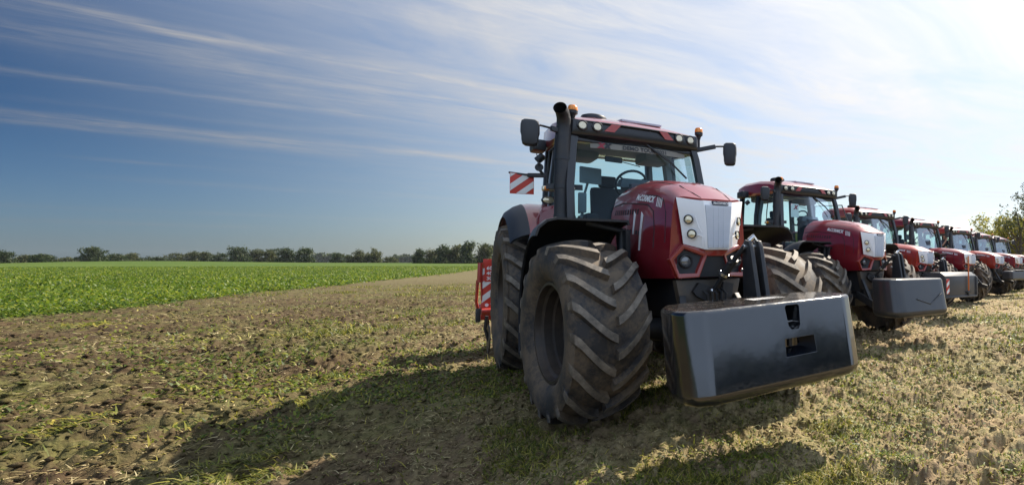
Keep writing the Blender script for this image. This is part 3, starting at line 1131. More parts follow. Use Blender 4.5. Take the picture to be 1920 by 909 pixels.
    mb.box((0, 1.2, .82), (.46, 3.2, .42), bevel=.04)
    mb.box((0, 2.75, 1.05), (.62, 1.25, .85), bevel=.06)
    mb.box((0, -.35, .92), (.40, .55, .26), bevel=.03)
    mb.build('driveline', M['steel_dark'], T)
    mb = MB()
    mb.tube([(-.72, 0, .83), (-.4, 0, .80), (0, 0, .76), (.4, 0, .80), (.72, 0, .83)], [.11, .10, .15, .10, .11], 16)
    for s in (-1, 1):
        mb.tube([(s * .72, 0, 1.02), (s * .72, 0, .62)], .09, 14)
        mb.tube([(s * .66, 0, .84), (s * .96, 0, .85)], .20, 20)
        mb.tube([(s * .30, .18, .84), (s * .66, .20, .84)], .03, 10)
    mb.build('front_axle', M['steel_dark'], T)
    mb = MB()
    mb.tube([(-.75, 2.94, 1.02), (.75, 2.94, 1.02)], .17, 18)
    mb.build('rear_axle', M['steel_dark'], T)
    # ---------------- wheels
    for s in (-1, 1):
        make_wheel(T, .85, .66, .44, 18, (s * 1.01, 0, .85), s)
        make_wheel(T, 1.03, .72, .56, 20, (s * 1.05, 2.94, 1.02), s, .07, .068)
    # ---------------- front fenders
    for s in (-1, 1):
        secs = []
        for k in range(22):
            th = R_(84 + (200 - 84) * k / 21)
            row = []
            for (x, dr) in ((.58, -.05), (.60, 0.), (1.24, .005), (1.33, -.02), (1.40, -.09), (1.425, -.17), (1.405, -.17), (1.385, -.10), (1.32, -.038), (1.24, -.018), (.615, -.022), (.60, -.05)):
                r = 1.05 + dr
                row.append((s * x, -r * math.cos(th), .85 + r * math.sin(th)))
            secs.append(row)
        mb = MB()
        mb.loft(secs)
        fen = mb.build('front_fender', M['black_plastic'], T)
        mb = MB()
        mb.tube([(s * .68, .05, 1.0), (s * .60, .12, 1.45), (s * .60, .10, 1.80), (s * .95, .10, 1.872)], .035, 10)
        mb.prism([(s * .56, -.05, 1.80), (s * .56, .30, 1.80), (s * .50, .35, 1.30), (s * .50, .12, 1.30)], (s * .05, 0, 0))
        mb.build('fender_bracket', M['black_plastic'], fen, bevel=.008)
        # ------------ rear fenders
        secs = []
        for k in range(24):
            th = R_(38 + (150 - 38) * k / 23)
            row = []
            for (x, dr) in ((.72, -.02), (.78, 0.), (1.08, .0), (1.17, -.02), (1.17, -.06), (1.08, -.03), (.78, -.03), (.72, -.05)):
                r = 1.30 + dr
                row.append((s * x, 2.94 - r * math.cos(th), 1.02 + r * math.sin(th)))
            secs.append(row)
        mb = MB()
        mb.loft(secs)
        rf = mb.build('rear_fender', body, T)
        secs = []
        for k in range(24):
            th = R_(40 + (150 - 40) * k / 23)
            row = []
            for (x, dr) in ((1.16, -.015), (1.25, -.055), (1.34, -.13), (1.37, -.20), (1.345, -.20), (1.32, -.15), (1.24, -.085), (1.16, -.05)):
                r = 1.30 + dr
                row.append((s * x, 2.94 - r * math.cos(th), 1.02 + r * math.sin(th)))
            secs.append(row)
        mb = MB()
        mb.loft(secs)
        mb.build('fender_flare', M['black_plastic'], rf)
        # front face between cab and fender
        mb = MB()
        mb.prism([(s * .80, 1.95, 2.25), (s * .80, 2.0, 1.5), (s * 1.08, 1.98, 1.5), (s * 1.08, 2.02, 2.05), (s * 1.0, 2.15, 2.20)], (0, .05, 0))
        mb.build('fender_front', body, rf, bevel=.01)
    # ---------------- cab
    mb = MB()
    for s in (-1, 1):
        # A pillar follows the windscreen edge, B and C pillars behind
        def pil(pts, a, b):
            mb.loft([[(s * (x - a), y - b, z), (s * (x + a), y - b, z), (s * (x + a), y + b, z), (s * (x - a), y + b, z)] for x, y, z in pts])
        pil([(.80, 1.30, 1.45), (.845, 1.24, 1.9), (.85, 1.28, 2.4), (.80, 1.38, 2.9), (.77, 1.42, 3.05)], .045, .045)
        pil([(.86, 2.30, 1.5), (.875, 2.30, 2.1), (.855, 2.30, 2.6), (.80, 2.28, 3.10)], .035, .06)
        pil([(.78, 3.05, 1.6), (.80, 3.10, 2.1), (.78, 3.12, 2.6), (.75, 3.12, 3.18)], .05, .05)
        mb.bar((s * .84, 1.28, 1.62), (s * .86, 2.3, 1.62), .06, .10)
        mb.bar((s * .86, 2.3, 1.95), (s * .80, 3.08, 1.95), .06, .10)
        mb.bar((s * .76, 1.42, 3.0), (s * .80, 2.3, 3.07), .06, .08)
        mb.bar((s * .80, 2.3, 3.07), (s * .75, 3.12, 3.16), .06, .08)
    mb.bar((-.74, 3.13, 3.17), (.74, 3.13, 3.17), .08, .10)
    mb.bar((-.78, 3.07, 1.85), (.78, 3.07, 1.85), .08, .10)
    mb.bar((-.78, 1.42, 3.0), (.78, 1.42, 3.0), .07, .08)
    mb.box((0, 1.21, 1.55), (1.60, .08, .42), bevel=.02)
    mb.box((0, 2.15, 1.36), (1.62, 1.85, .12), bevel=.02)
    mb.box((-.62, 1.8, 1.06), (.42, .95, .52), bevel=.06)
    mb.box((.62, 1.8, 1.06), (.42, .95, .52), bevel=.06)
    cab = mb.build('cab', M['gloss_black'], T, bevel=.008)
    # glazing
    mb = MB()
    rows = []
    for t in np.linspace(0, 1, 6):
        z = 1.76 + (3.0 - 1.76) * t
        row = []
        for u in np.linspace(-1, 1, 13):
            hw = .80 + .045 * math.sin(math.pi * min(1, t * 1.1)) - .06 * t
            row.append((u * hw, 1.12 + .23 * t + .11 * u * u, z))
        rows.append(row)
    mb.loft(rows, closed=False, caps=False)
    mb.build('windscreen', M['glass'], cab, smooth=80)
    for s in (-1, 1):
        mb = MB()
        mb.loft([[(s * x, y, z) for x, y, z in r_] for r_ in ([(.86, 1.31, 1.68), (.865, 2.25, 1.68)], [(.87, 1.31, 2.3), (.875, 2.25, 2.3)], [(.775, 1.43, 2.98), (.80, 2.25, 3.05)])], closed=False, caps=False)
        mb.build('door_glass', M['side_glass'], cab)
        mb = MB()
        mb.loft([[(s * x, y, z) for x, y, z in r_] for r_ in ([(.87, 2.36, 2.0), (.81, 3.05, 2.0)], [(.855, 2.36, 2.5), (.79, 3.05, 2.5)], [(.80, 2.34, 3.05), (.755, 3.05, 3.13)])], closed=False, caps=False)
        mb.build('quarter_glass', M['side_glass'], cab)
    mb = MB()
    mb.loft([[(-.74, 3.09, 1.90), (.74, 3.09, 1.90)], [(-.70, 3.14, 3.14), (.70, 3.14, 3.14)]], closed=False, caps=False)
    mb.build('rear_glass', M['side_glass'], cab)
    # roof
    def roofsec(y, hw, zb, zt, cr):
        return [(-hw + .03, y, zb), (-hw, y, zb + .05), (-hw * .985, y, zt - .07), (-hw * .90, y, zt - .005), (-hw * .55, y, zt + cr * .75), (0, y, zt + cr),
                (hw * .55, y, zt + cr * .75), (hw * .90, y, zt - .005), (hw * .985, y, zt - .07), (hw, y, zb + .05), (hw - .03, y, zb)]
    mb = MB()
    mb.loft([roofsec(1.36, .80, 3.12, 3.215, .015), roofsec(1.46, .84, 3.06, 3.255, .025), roofsec(1.75, .87, 3.04, 3.34, .045), roofsec(2.2, .89, 3.06, 3.40, .05), roofsec(2.85, .88, 3.10, 3.42, .04),
             roofsec(3.22, .82, 3.14, 3.39, .03), roofsec(3.36, .70, 3.19, 3.32, .02)])
    roof = mb.build('roof', body, T, smooth=50, bevel=.012)
    mb = MB()
    def vis(y0, hw, zb, zt, bow):
        return [(x, y0 + bow * (x / .8) ** 2, zb) for x in np.linspace(-hw, hw, 9)] + [(x, y0 + bow * (x / .8) ** 2, zt) for x in np.linspace(hw, -hw, 9)]
    mb.loft([vis(1.50, .80, 2.965, 3.18, .05), vis(1.38, .815, 2.975, 3.20, .05), vis(1.30, .825, 3.03, 3.215, .05), vis(1.285, .80, 3.075, 3.205, .05)])
    visor = mb.build('visor', M['gloss_black'], roof, bevel=.008)
    # red flashes on the visor
    fy = lambda x: 1.283 + .05 * (x / .8) ** 2
    for s in (-1, 1):
        mb = MB()
        mb.prism([(s * .36, fy(.36) - .004, 3.198), (s * .25, fy(.25) - .004, 3.196), (s * .33, fy(.33) - .004, 3.10), (s * .45, fy(.45) - .004, 3.10)], (0, .01, 0))
        mb.build('flash', M['red'], roof)
    for s in (-1, 1):
        for x in (.70, .53):
            mb = MB()
            c = (s * x, fy(x) - .002, 3.143)
            mb.lathe([(.01, .066), (-.012, .064), (-.018, .052), (-.010, .042)], c, 26, 'y')
            mb.cur = 1
            mb.lathe([(-.010, .042), (-.012, .028), (-.013, .001)], c, 26, 'y')
            mb.build('work_lamp', [M['gloss_black'], M['lens']], roof)
    # satellite dome, roof hatch
    mb = MB()
    mb.lathe([(0, .17), (.03, .175), (.06, .16), (.08, .11), (.088, .001)], (-.36, 2.15, 3.435), 28, 'z')
    mb.lathe([(-.04, .10), (0, .12), (.0, .17)], (-.36, 2.15, 3.435), 28, 'z')
    mb.build('antenna_dome', M['black_plastic'], roof)
    mb = MB()
    mb.box((.18, 1.98, 3.432), (.56, .46, .035), Matrix.Rotation(R_(7.5), 3, 'X'), .01)
    hatch = mb.build('roof_hatch', M['screen'], roof)
    # beacons
    for s in (-1, 1):
        mb = MB()
        bx = -.795 if s < 0 else .86
        bz = .035 if s < 0 else 0.
        mb.tube([(s * .80, 1.40, 3.0), (bx, 1.39, 3.08), (bx, 1.39, 3.20 + bz)], .018, 10)
        mb.lathe([(3.19 + bz, .022), (3.225 + bz, .03), (3.25 + bz, .055), (3.285 + bz, .058), (3.29 + bz, .05)], (bx, 1.39, 0), 20, 'z', caps=True)
        bcn = mb.build('beacon', M['black_plastic'], roof)
        mb = MB()
        mb.lathe([(3.286 + bz, .054), (3.30 + bz, .057), (3.335 + bz, .053), (3.35 + bz, .04), (3.354 + bz, .001)], (bx, 1.39, 0), 20, 'z', caps=False)
        mb.build('amber_lens', M['amber'], bcn)
    # cab interior
    mb = MB()
    mb.loft([[(-.72, 1.52, 3.02), (.72, 1.52, 3.02), (.72, 1.52, 3.08), (-.72, 1.52, 3.08)], [(-.76, 2.1, 3.04), (.76, 2.1, 3.04), (.76, 2.1, 3.14), (-.76, 2.1, 3.14)], [(-.72, 3.05, 3.12), (.72, 3.05, 3.12), (.72, 3.05, 3.2), (-.72, 3.05, 3.2)]])
    mb.box((-.45, 2.62, 3.04), (.46, .5, .16), bevel=.06)
    mb.box((.50, 2.2, 3.0), (.40, .5, .14), bevel=.05)
    for s in (-1, 1):
        mb.loft([[(s * (x - .06), y - .07, z), (s * (x + .02), y - .07, z), (s * (x + .02), y + .07, z), (s * (x - .06), y + .07, z)]
                 for x, y, z in ((.83, 2.3, 1.6), (.83, 2.3, 2.2), (.81, 2.3, 2.6), (.74, 2.28, 3.05))])
    mb.build('headliner', M['interior'], cab)
    mb = MB()
    mb.box((0, 2.46, 1.92), (.54, .52, .14), bevel=.05)
    mb.box((0, 2.76, 2.28), (.50, .14, .66), Matrix.Rotation(-.12, 3, 'X'), .06)
    mb.box((0, 2.80, 2.70), (.26, .10, .18), Matrix.Rotation(-.12, 3, 'X'), .04)
    mb.box((0, 2.46, 1.65), (.36, .36, .45), bevel=.03)
    mb.box((-.40, 2.30, 2.10), (.16, .55, .10), bevel=.03)
    mb.build('seat', M['fabric'], cab)
    mb = MB()
    mb.loft([[(-.14, 1.22, z0), (.14, 1.22, z0), (.16, 1.62, z1), (-.16, 1.62, z1)] for z0, z1 in ((1.55, 1.55), (2.30, 2.42), (2.47, 2.50))])
    mb.loft([[(-.26, 1.30, 2.42), (.26, 1.30, 2.42), (.24, 1.55, 2.46), (-.24, 1.55, 2.46)], [(-.22, 1.33, 2.545), (.22, 1.33, 2.545), (.20, 1.55, 2.56), (-.20, 1.55, 2.56)]])
    mb.build('dashboard', M['dash'], cab, bevel=.02)
    mb = MB()
    c = Vector((.03, 1.76, 2.54))
    ax = Matrix.Rotation(R_(-52), 3, 'X')
    ring = [c + ax @ Vector((.205 * math.cos(a), .205 * math.sin(a), 0)) for a in np.linspace(0, 2 * math.pi, 33)]
    mb.tube(ring, .017, 10, caps=False)
    for a in (R_(90), R_(210), R_(330)):
        mb.tube([c - ax @ Vector((0, 0, .02)), c + ax @ Vector((.20 * math.cos(a), .20 * math.sin(a), 0))], .013, 8)
    mb.tube([c - ax @ Vector((0, 0, .30)), c], .035, 10)
    mb.build('steering_wheel', M['dash'], cab)
    mb = MB()
    mb.box((-.45, 1.95, 2.64), (.30, .035, .22), Matrix.Rotation(.25, 3, 'Z'), .015)
    mb.tube([(-.48, 1.98, 2.54), (-.55, 2.15, 2.15)], .016, 8)
    mb.box((-.60, 1.75, 2.25), (.10, .06, .26), bevel=.02)
    mb.tube([(-.60, 1.75, 2.12), (-.62, 1.9, 1.7)], .02, 8)
    mb.build('monitor', M['interior'], cab)
    mb = MB()
    mb.box((-.25, 1.60, 2.82), (.23, .03, .075), Matrix.Rotation(.15, 3, 'Z'), .014, 3)
    mb.tube([(-.14, 1.60, 2.80), (.10, 1.60, 2.76)], .006, 6)
    mb.build('interior_mirror', M['dash'], cab)
    # wiper parked across the screen
    mb = MB()
    mb.bar((.10, 1.345, 3.01), (.40, 1.285, 2.80), .03, .018)
    mb.bar((.38, 1.285, 2.82), (.62, 1.265, 2.60), .014, .022)
    mb.build('wiper', M['letter_dark'], cab)
    # exhaust stack
    mb = MB()
    mb.tube([(-.915, 1.36, 1.45), (-.915, 1.36, 2.90), (-.905, 1.37, 3.01), (-.90, 1.365, 3.11), (-.908, 1.335, 3.20), (-.935, 1.28, 3.262), (-.972, 1.215, 3.285)], [.088, .088, .086, .08, .077, .076, .076], 22, caps=False)
    mb.tube([(-.9725, 1.214, 3.285), (-.935, 1.28, 3.262), (-.908, 1.335, 3.20)], .069, 22, caps=False)
    mb.tube([(-.80, 1.38, 1.5), (-.80, 1.38, 2.95)], .022, 10)
    exh = mb.build('exhaust', M['steel_dark'], T, smooth=60)
    for z in (2.03, 2.38, 2.72):
        mb = MB()
        mb.lathe([(z - .02, .088), (z - .02, .094), (z + .02, .094), (z + .02, .088)], (-.915, 1.36, 0), 22, 'z')
        mb.bar((-.84, 1.38, z), (-.76, 1.40, z), .03, .03)
        mb.build('exhaust_clamp', M['black_plastic'], exh)
    mb = MB()
    mb.bar((-1.08, 1.40, 2.38), (-.70, 1.30, 2.38), .05, .06)
    mb.build('lamp_bracket', M['black_plastic'], cab)
    # side lamps on the right and their stalk
    for s in (-1, 1):
        mb = MB()
        xx = 1.02 if s < 0 else .95
        mb.tube([(s * .86, 1.50, 2.98), (s * xx, 1.56, 2.83), (s * (xx + .015), 1.58, 2.60), (s * (xx + .03), 1.58, 2.36), (s * .80, 1.42, 2.34)], .012, 8)
        mb.build('grab_rail', M['black_plastic'], cab)
    lamps = MB()
    lamps.box((-1.03, 1.545, 2.372), (.15, .06, .065), bevel=.022, seg=3)
    turn = lamps.build('turn_signal', M['lens'], cab)
    mb = MB()
    mb.box((-1.055, 1.538, 2.372), (.06, .062, .05), bevel=.02, seg=3)
    mb.build('amber_lens', M['amber'], turn)
    mb = MB()
    for rx, mat_i, dy, k in ((.078, 0, 0, 0), (.062, 1, -.012, 1)):
        mb.cur = mat_i
        prof = [(.03, 1.), (-.012, 1.), (-.02, .90)] if k == 0 else [(-.008, 1.), (-.016, .5), (-.018, .01)]
        o = len(mb.v)
        mb.lathe([(a, b * rx) for a, b in prof], (-1.03, 1.54, 2.235), 26, 'y')
        mb.v[o:] = [(x, y, 2.235 + (z - 2.235) * .62) for x, y, z in mb.v[o:]]
    mb.build('side_lamp', [M['gloss_black'], M['lens']], cab)
    mb = MB()
    c = (-.845, 1.255, 2.355)
    mb.lathe([(.05, .045), (-.005, .052), (-.012, .046)], c, 24, 'y')
    mb.cur = 1
    mb.lathe([(-.010, .046), (-.016, .025), (-.018, .001)], c, 24, 'y')
    mb.build('small_lamp', [M['gloss_black'], M['lens']], cab)
    # rear view mirrors on arms
    for s in (-1, 1):
        cx, cz = (-1.27, 2.965) if s < 0 else (1.295, 3.015)
        mb = MB()
        mb.bar((s * .80, 1.42, 3.03), (s * (abs(cx) - .22), 1.30, cz + .085), .04, .06, .01)
        mb.tube([(s * (abs(cx) - .24), 1.31, cz + .085), (s * (abs(cx) - .10), 1.29, cz + .10)], .013, 8)
        arm = mb.build('mirror_arm', M['black_plastic'], cab)
        mb = MB()
        secs = []
        for dy, k in ((-.055, .72), (-.045, .90), (.0, 1.), (.04, .98), (.045, .92)):
            row = []
            for a in np.linspace(0, 2 * math.pi, 24, endpoint=False):
                ca, sa = math.cos(a), math.sin(a)
                p = 5.
                r = (abs(ca) ** p + abs(sa) ** p) ** (-1 / p)
                tap = 1 - .10 * (sa < 0)
                row.append((cx + .098 * r * ca * k * tap, 1.285 + dy, cz + (.155 if s < 0 else .168) * r * sa * k))
            secs.append(row)
        mb.loft(secs)
        mir = mb.build('mirror', M['black_plastic'], arm)
        rotz = Matrix.Translation((cx, 1.285, 0)) @ Matrix.Rotation(s * .22 if s < 0 else -.55, 4, 'Z') @ Matrix.Translation((-cx, -1.285, 0))
        mir.data.transform(rotz)
    # rear lamp pod under the roof at the right rear
    mb = MB()
    mb.box((-.96, 2.75, 3.12), (.18, .30, .16), bevel=.04)
    mb.tube([(-.93, 2.5, 2.95), (-1.0, 2.55, 2.88)], .05, 12)
    mb.build('rear_lamp_pod', M['black_plastic'], roof)
    # steps to the cab on both sides
    for s in (-1, 1):
        mb = MB()
        for k, z in enumerate((.55, .85, 1.15)):
            mb.box((s * (.98 - .03 * k), 1.72, z), (.26, .42, .03), bevel=.006)
        for yy in (1.51, 1.93):
            mb.bar((s * 1.02, yy, .50), (s * .90, yy, 1.35), .03, .05)
        mb.build('step', M['steel_dark'], T)
    # front linkage: lift arms low at the nose, two uprights, top link
    for s in (-1, 1):
        mb = MB()
        mb.bar((s * .33, -.55, .86), (s * .40, -1.16, .66), .05, .14, .01)
        mb.bar((s * .28, -.66, 1.15), (s * .36, -.98, .74), .06, .06, .01)
        mb.build('lift_arm', M['steel_dark'], T)
    mb = MB()
    mb.tube([(.02, -.70, 1.20), (.06, -.84, 1.35)], .022, 12)
    mb.tube([(.05, -.82, 1.33), (.10, -.98, 1.50)], .042, 16)
    mb.tube([(.10, -.98, 1.50), (.14, -1.11, 1.62)], .024, 12)
    mb.tube([(.03, -.98, 1.46), (.17, -.97, 1.48)], .012, 8)
    mb.cur = 1
    mb.tube([(.056, -.845, 1.352), (.062, -.86, 1.372)], .047, 16)
    mb.tube([(.16, -1.0, 1.40), (.22, -1.03, 1.36)], .014, 8)
    mb.tube([(.0, -.69, 1.19), (.04, -.70, 1.21)], .034, 12)
    mb.build('top_link', [M['steel_dark'], M['chrome']], T)
    return T


TA = make_tractor('A')
M['scarlet'] = simple('orange_red_paint', (.36, .030, .014), .34, .0, .9, dirt=.10, dirtcol=(.20, .12, .09), scale=3.5)
TB = make_tractor('B', .22, 'scarlet')
TC = make_tractor('B', .22, 'maroon')

ROW = 'red tractors parked in a row on the field'
ORG = [(0, 0), (4.87, 2.72), (9.0, 4.75), (13.45, 6.45), (18.4, 8.35), (23.0, 10.1), (27.6, 11.9)]
LAB = ['large maroon tractor nearest the camera with a glossy black front weight',
       'second maroon tractor in the row, its cab door open, behind a grey rounded weight',
       'orange-red tractor behind the steel box weight with a red and white marker',
       'maroon tractor just right of the steel box weight, carrying no front weight',
       'red tractor with a small slab weight, a person standing on its step',
       'maroon tractor cut by the right picture edge, sixth in the row',
       'farthest tractor of the row, only its cab and amber beacon showing']
TR = []
for i, (x, y) in enumerate(ORG):
    if i == 0:
        t = TA
    elif i == 2:
        t = TB
    elif i == 3:
        t = TC
    else:
        t = copy_tree((0, TA, 0, 0, TB, TC, TC)[i])
    t.location = (x, y, 0.)
    t.rotation_euler = (0, R_(-.8) if i == 0 else 0, R_((0, .5, -1., .5, -.5, .8, 0)[i]))
    if i >= 2:
        t.scale = (.95,) * 3
    if i:
        for c in children_of(t):
            if c.name.startswith('wheel'):
                c.rotation_euler = ((i * 1.37 + c.location.x * .8 + c.location.y) % 6.28, 0, R_((0, 5, -4, 3, 6, -3, 0)[i]) if c.location.y < 1 else 0)
    else:
        for c in children_of(t):
            if c.name.startswith('wheel') and c.location.y < 1:
                c.rotation_euler = (0, 0, R_(7))
    TR.append(tag(t, LAB[i], 'tractor', ROW))

# ---------------- what only one of the tractors has
# warning board folded out at the right of the first tractor
mb = MB()
mb.bar((-1.03, 1.60, 2.54), (-1.22, 1.74, 2.545), .05, .05, .008)
mb.bar((-1.20, 1.73, 2.545), (-1.42, 1.80, 2.57), .035, .022, .004)
mb.tube([(-1.08, 1.62, 2.55), (-1.13, 1.60, 2.62), (-1.13, 1.58, 2.68)], .018, 8)
mb.lathe([(-.02, .001), (-.02, .045), (.02, .045), (.02, .001)], (-1.125, 1.60, 2.63), 18, 'y')
mb.tube([(-1.13, 1.60, 2.66), (-1.15, 1.62, 2.80)], .005, 6)
bar_ = mb.build('board_arm', M['black_plastic'], TA)


def striped_board(name, parent, c, wd, ht, th, rz, wstripe, flip=1):
    """a red and white diagonal board: a plate, with its white stripes as a sub-part"""
    mb = MB()
    mb.box((0, 0, 0), (wd, th, ht), bevel=.004)
    o = mb.build(name, M['board_red'], parent)
    m2 = MB()

    def clip(poly, f):
        out = []
        for p, q in zip(poly, poly[1:] + poly[:1]):
            a, b = f(p), f(q)
            if a >= 0:
                out.append(p)
            if a * b < 0:
                t = a / (a - b)
                out.append((p[0] + (q[0] - p[0]) * t, p[1] + (q[1] - p[1]) * t))
        return out
    k = -6
    while k < 7:
        c0 = (k + .08) * 2 * wstripe
        poly = [(-wd / 2 + .004, -ht / 2 + .004), (wd / 2 - .004, -ht / 2 + .004), (wd / 2 - .004, ht / 2 - .004), (-wd / 2 + .004, ht / 2 - .004)]
        g = lambda p: p[1] - flip * p[0] * .85
        poly = clip(poly, lambda p: g(p) - c0)
        poly = clip(poly, lambda p: c0 + wstripe - g(p)) if poly else poly
        if len(poly) > 2:
            m2.prism([(x, -th / 2 - .002, z) for x, z in poly], (0, -.002, 0))
        k += 1
    st = m2.build('stripes', M['board_white'], o)
    o.location = c
    o.rotation_euler = (0, 0, rz)
    return o


striped_board('warning_board', TA, (-1.285, 1.755, 2.44), .255, .25, .012, R_(-8), .082)

# reflections built as white strips on the first tractor's right flank
hood0 = [c for c in children_of(TA) if c.name.startswith('hood')][0]
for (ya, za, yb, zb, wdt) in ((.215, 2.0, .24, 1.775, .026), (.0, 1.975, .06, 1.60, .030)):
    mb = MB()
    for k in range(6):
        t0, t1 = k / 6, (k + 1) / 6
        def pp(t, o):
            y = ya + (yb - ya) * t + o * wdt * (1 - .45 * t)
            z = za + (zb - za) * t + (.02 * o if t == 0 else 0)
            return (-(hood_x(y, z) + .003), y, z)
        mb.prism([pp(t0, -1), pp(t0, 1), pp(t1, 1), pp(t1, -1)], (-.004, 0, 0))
    mb.build('reflection_strip', M['white'], hood0)

# windscreen banner of the first tractor
cab0 = [c for c in children_of(TA) if c.name.startswith('cab')][0]
mb = MB()
rows = []
for zz in (2.895, 2.968):
    t = (zz - 1.76) / 1.24
    rows.append([(u * .62 + .03, 1.116 + .23 * t + .11 * (u * .62 / .78) ** 2, zz) for u in np.linspace(-1, 1, 11)])
mb.loft(rows, closed=False, caps=False)
M['banner'] = simple('banner_film', (.20, .19, .16), .5)
mb.build('sun_strip', M['banner'], cab0)


def on_screen(o):
    for v in o.data.vertices:
        t = (v.co.z - 1.76) / 1.24
        v.co.y = 1.110 + .23 * t + .11 * (v.co.x / .78) ** 2


on_screen(text('banner_lettering', 'DEMO TOUR 2021', .070, M['letter_dark'], cab0, frame((.08, 1.3, 2.929), (1, 0, 0), (0, 0, 1)), .0, 0, 1.05, .0022))
on_screen(text('banner_symbol', 'X', .082, M['letter_dark'], cab0, frame((-.40, 1.3, 2.929), (1, 0, 0), (0, 0, 1)), .0, .25, 1., .008))
on_screen(text('banner_symbol', 'X', .082, M['letter_red'], cab0, frame((-.47, 1.3, 2.929), (1, 0, 0), (0, 0, 1)), .0, .25, 1., .008))

# open door of the second tractor and the sheet with an X behind its screen
cab1 = [c for c in children_of(TR[1]) if c.name.startswith('cab')][0]
for c in children_of(cab1):
    if c.name.startswith('door_glass') and max(v.co.x for v in c.data.vertices) > 0:
        bpy.data.objects.remove(c)
        break
mb = MB()
d0, d1 = Vector((.90, 2.28, 0)), Vector((1.60, 1.62, 0))
pt = lambda t, z: (d0 + (d1 - d0) * t) + Vector((0, 0, z))
mb.loft([[pt(.0, 1.65), pt(1., 1.55)], [pt(.0, 2.3), pt(.97, 2.3)], [pt(0., 2.93), pt(.72, 2.95)]], closed=False, caps=False)
dg_ = mb.build('door_glass', M['side_glass'], cab1)
mb = MB()
mb.tube([pt(0, 1.65), pt(.0, 2.93), pt(.72, 2.95), pt(.97, 2.3), pt(1., 1.55), pt(0, 1.65)], .016, 8)
mb.tube([pt(.62, 1.85), pt(.62, 2.25)], .02, 8)
mb.build('door_frame', M['gloss_black'], dg_)
mb = MB()
mb.box((-.42, 1.36, 2.66), (.22, .004, .30))
sh = mb.build('paper_sheet', M['white'], cab1)
text('lettering', 'X', .11, M['letter_red'], sh, frame((-.40, 1.356, 2.73), (1, 0, 0), (0, 0, 1)), .0006, .25, 1., .01)


# ---------------- front weights: each hangs on a tractor's linkage and lifts away
def evaluated(o, mods):
    for kind, kw in mods:
        m = o.modifiers.new(kind, kind)
        for k, v in kw.items():
            setattr(m, k, v)
    dg = bpy.context.evaluated_depsgraph_get()
    dg.update()
    me = bpy.data.meshes.new_from_object(o.evaluated_get(dg))
    o.modifiers.clear()
    o.data = me


def block(name, mat, parent, plan, zs, bevel, lean=0., cutters=(), bseg=3):
    """plan: half outline (x, y) from the front middle to the back middle; zs: list of (z, inset)"""
    poly = [(x, y) for x, y in plan] + [(-x, y) for x, y in reversed(plan)]
    cy = (plan[0][1] + plan[-1][1]) / 2
    secs = []
    for z, ins in zs:
        secs.append([(x - math.copysign(ins, x), y + (ins if y < cy else -ins) - lean * (zs[-1][0] - z), z) for x, y in poly])
    mb = MB()
    mb.loft(secs)
    o = mb.build(name, mat, parent)
    o.data.shade_smooth()
    mods = [('BEVEL', dict(width=bevel, segments=bseg, limit_method='ANGLE', angle_limit=R_(20)))]
    cs_ = []
    for c in cutters:
        cb = c.build('cutter', mat)
        cs_.append(cb)
        mods.append(('BOOLEAN', dict(object=cb, operation='DIFFERENCE', solver='EXACT')))
    if cutters:
        mods.append(('BEVEL', dict(width=.006, segments=2, limit_method='ANGLE', angle_limit=R_(38))))
    mods.append(('WEIGHTED_NORMAL', dict(mode='FACE_AREA', weight=60)))
    evaluated(o, mods)
    for cb in cs_:
        bpy.data.objects.remove(cb)
    return o


def tower(parent, x0=.24, yb=0.):
    mb = MB()
    for d in (-.05, .05):
        mb.prism([(x0 + d - .022, -1.30 + yb, 1.0), (x0 + d - .022, -1.02 + yb, 1.0), (x0 + d - .022, -1.03 + yb, 1.62), (x0 + d - .022, -1.08 + yb, 1.675), (x0 + d - .022, -1.15 + yb, 1.66), (x0 + d - .022, -1.18 + yb, 1.60)], (.044, 0, 0))
    mb.box((x0, -1.10 + yb, 1.36), (.09, .06, .03))
    tw = mb.build('coupling_tower', M['steel_dark'], parent, bevel=.008)
    mb = MB()
    mb.tube([(x0 - .10, -1.10 + yb, 1.61), (x0 + .10, -1.10 + yb, 1.61)], .024, 12)
    mb.tube([(x0 - .03, -1.10 + yb, 1.665), (x0, -1.12 + yb, 1.70), (x0 + .03, -1.10 + yb, 1.665)], .026, 10)
    mb.build('pin', M['chrome'], tw)


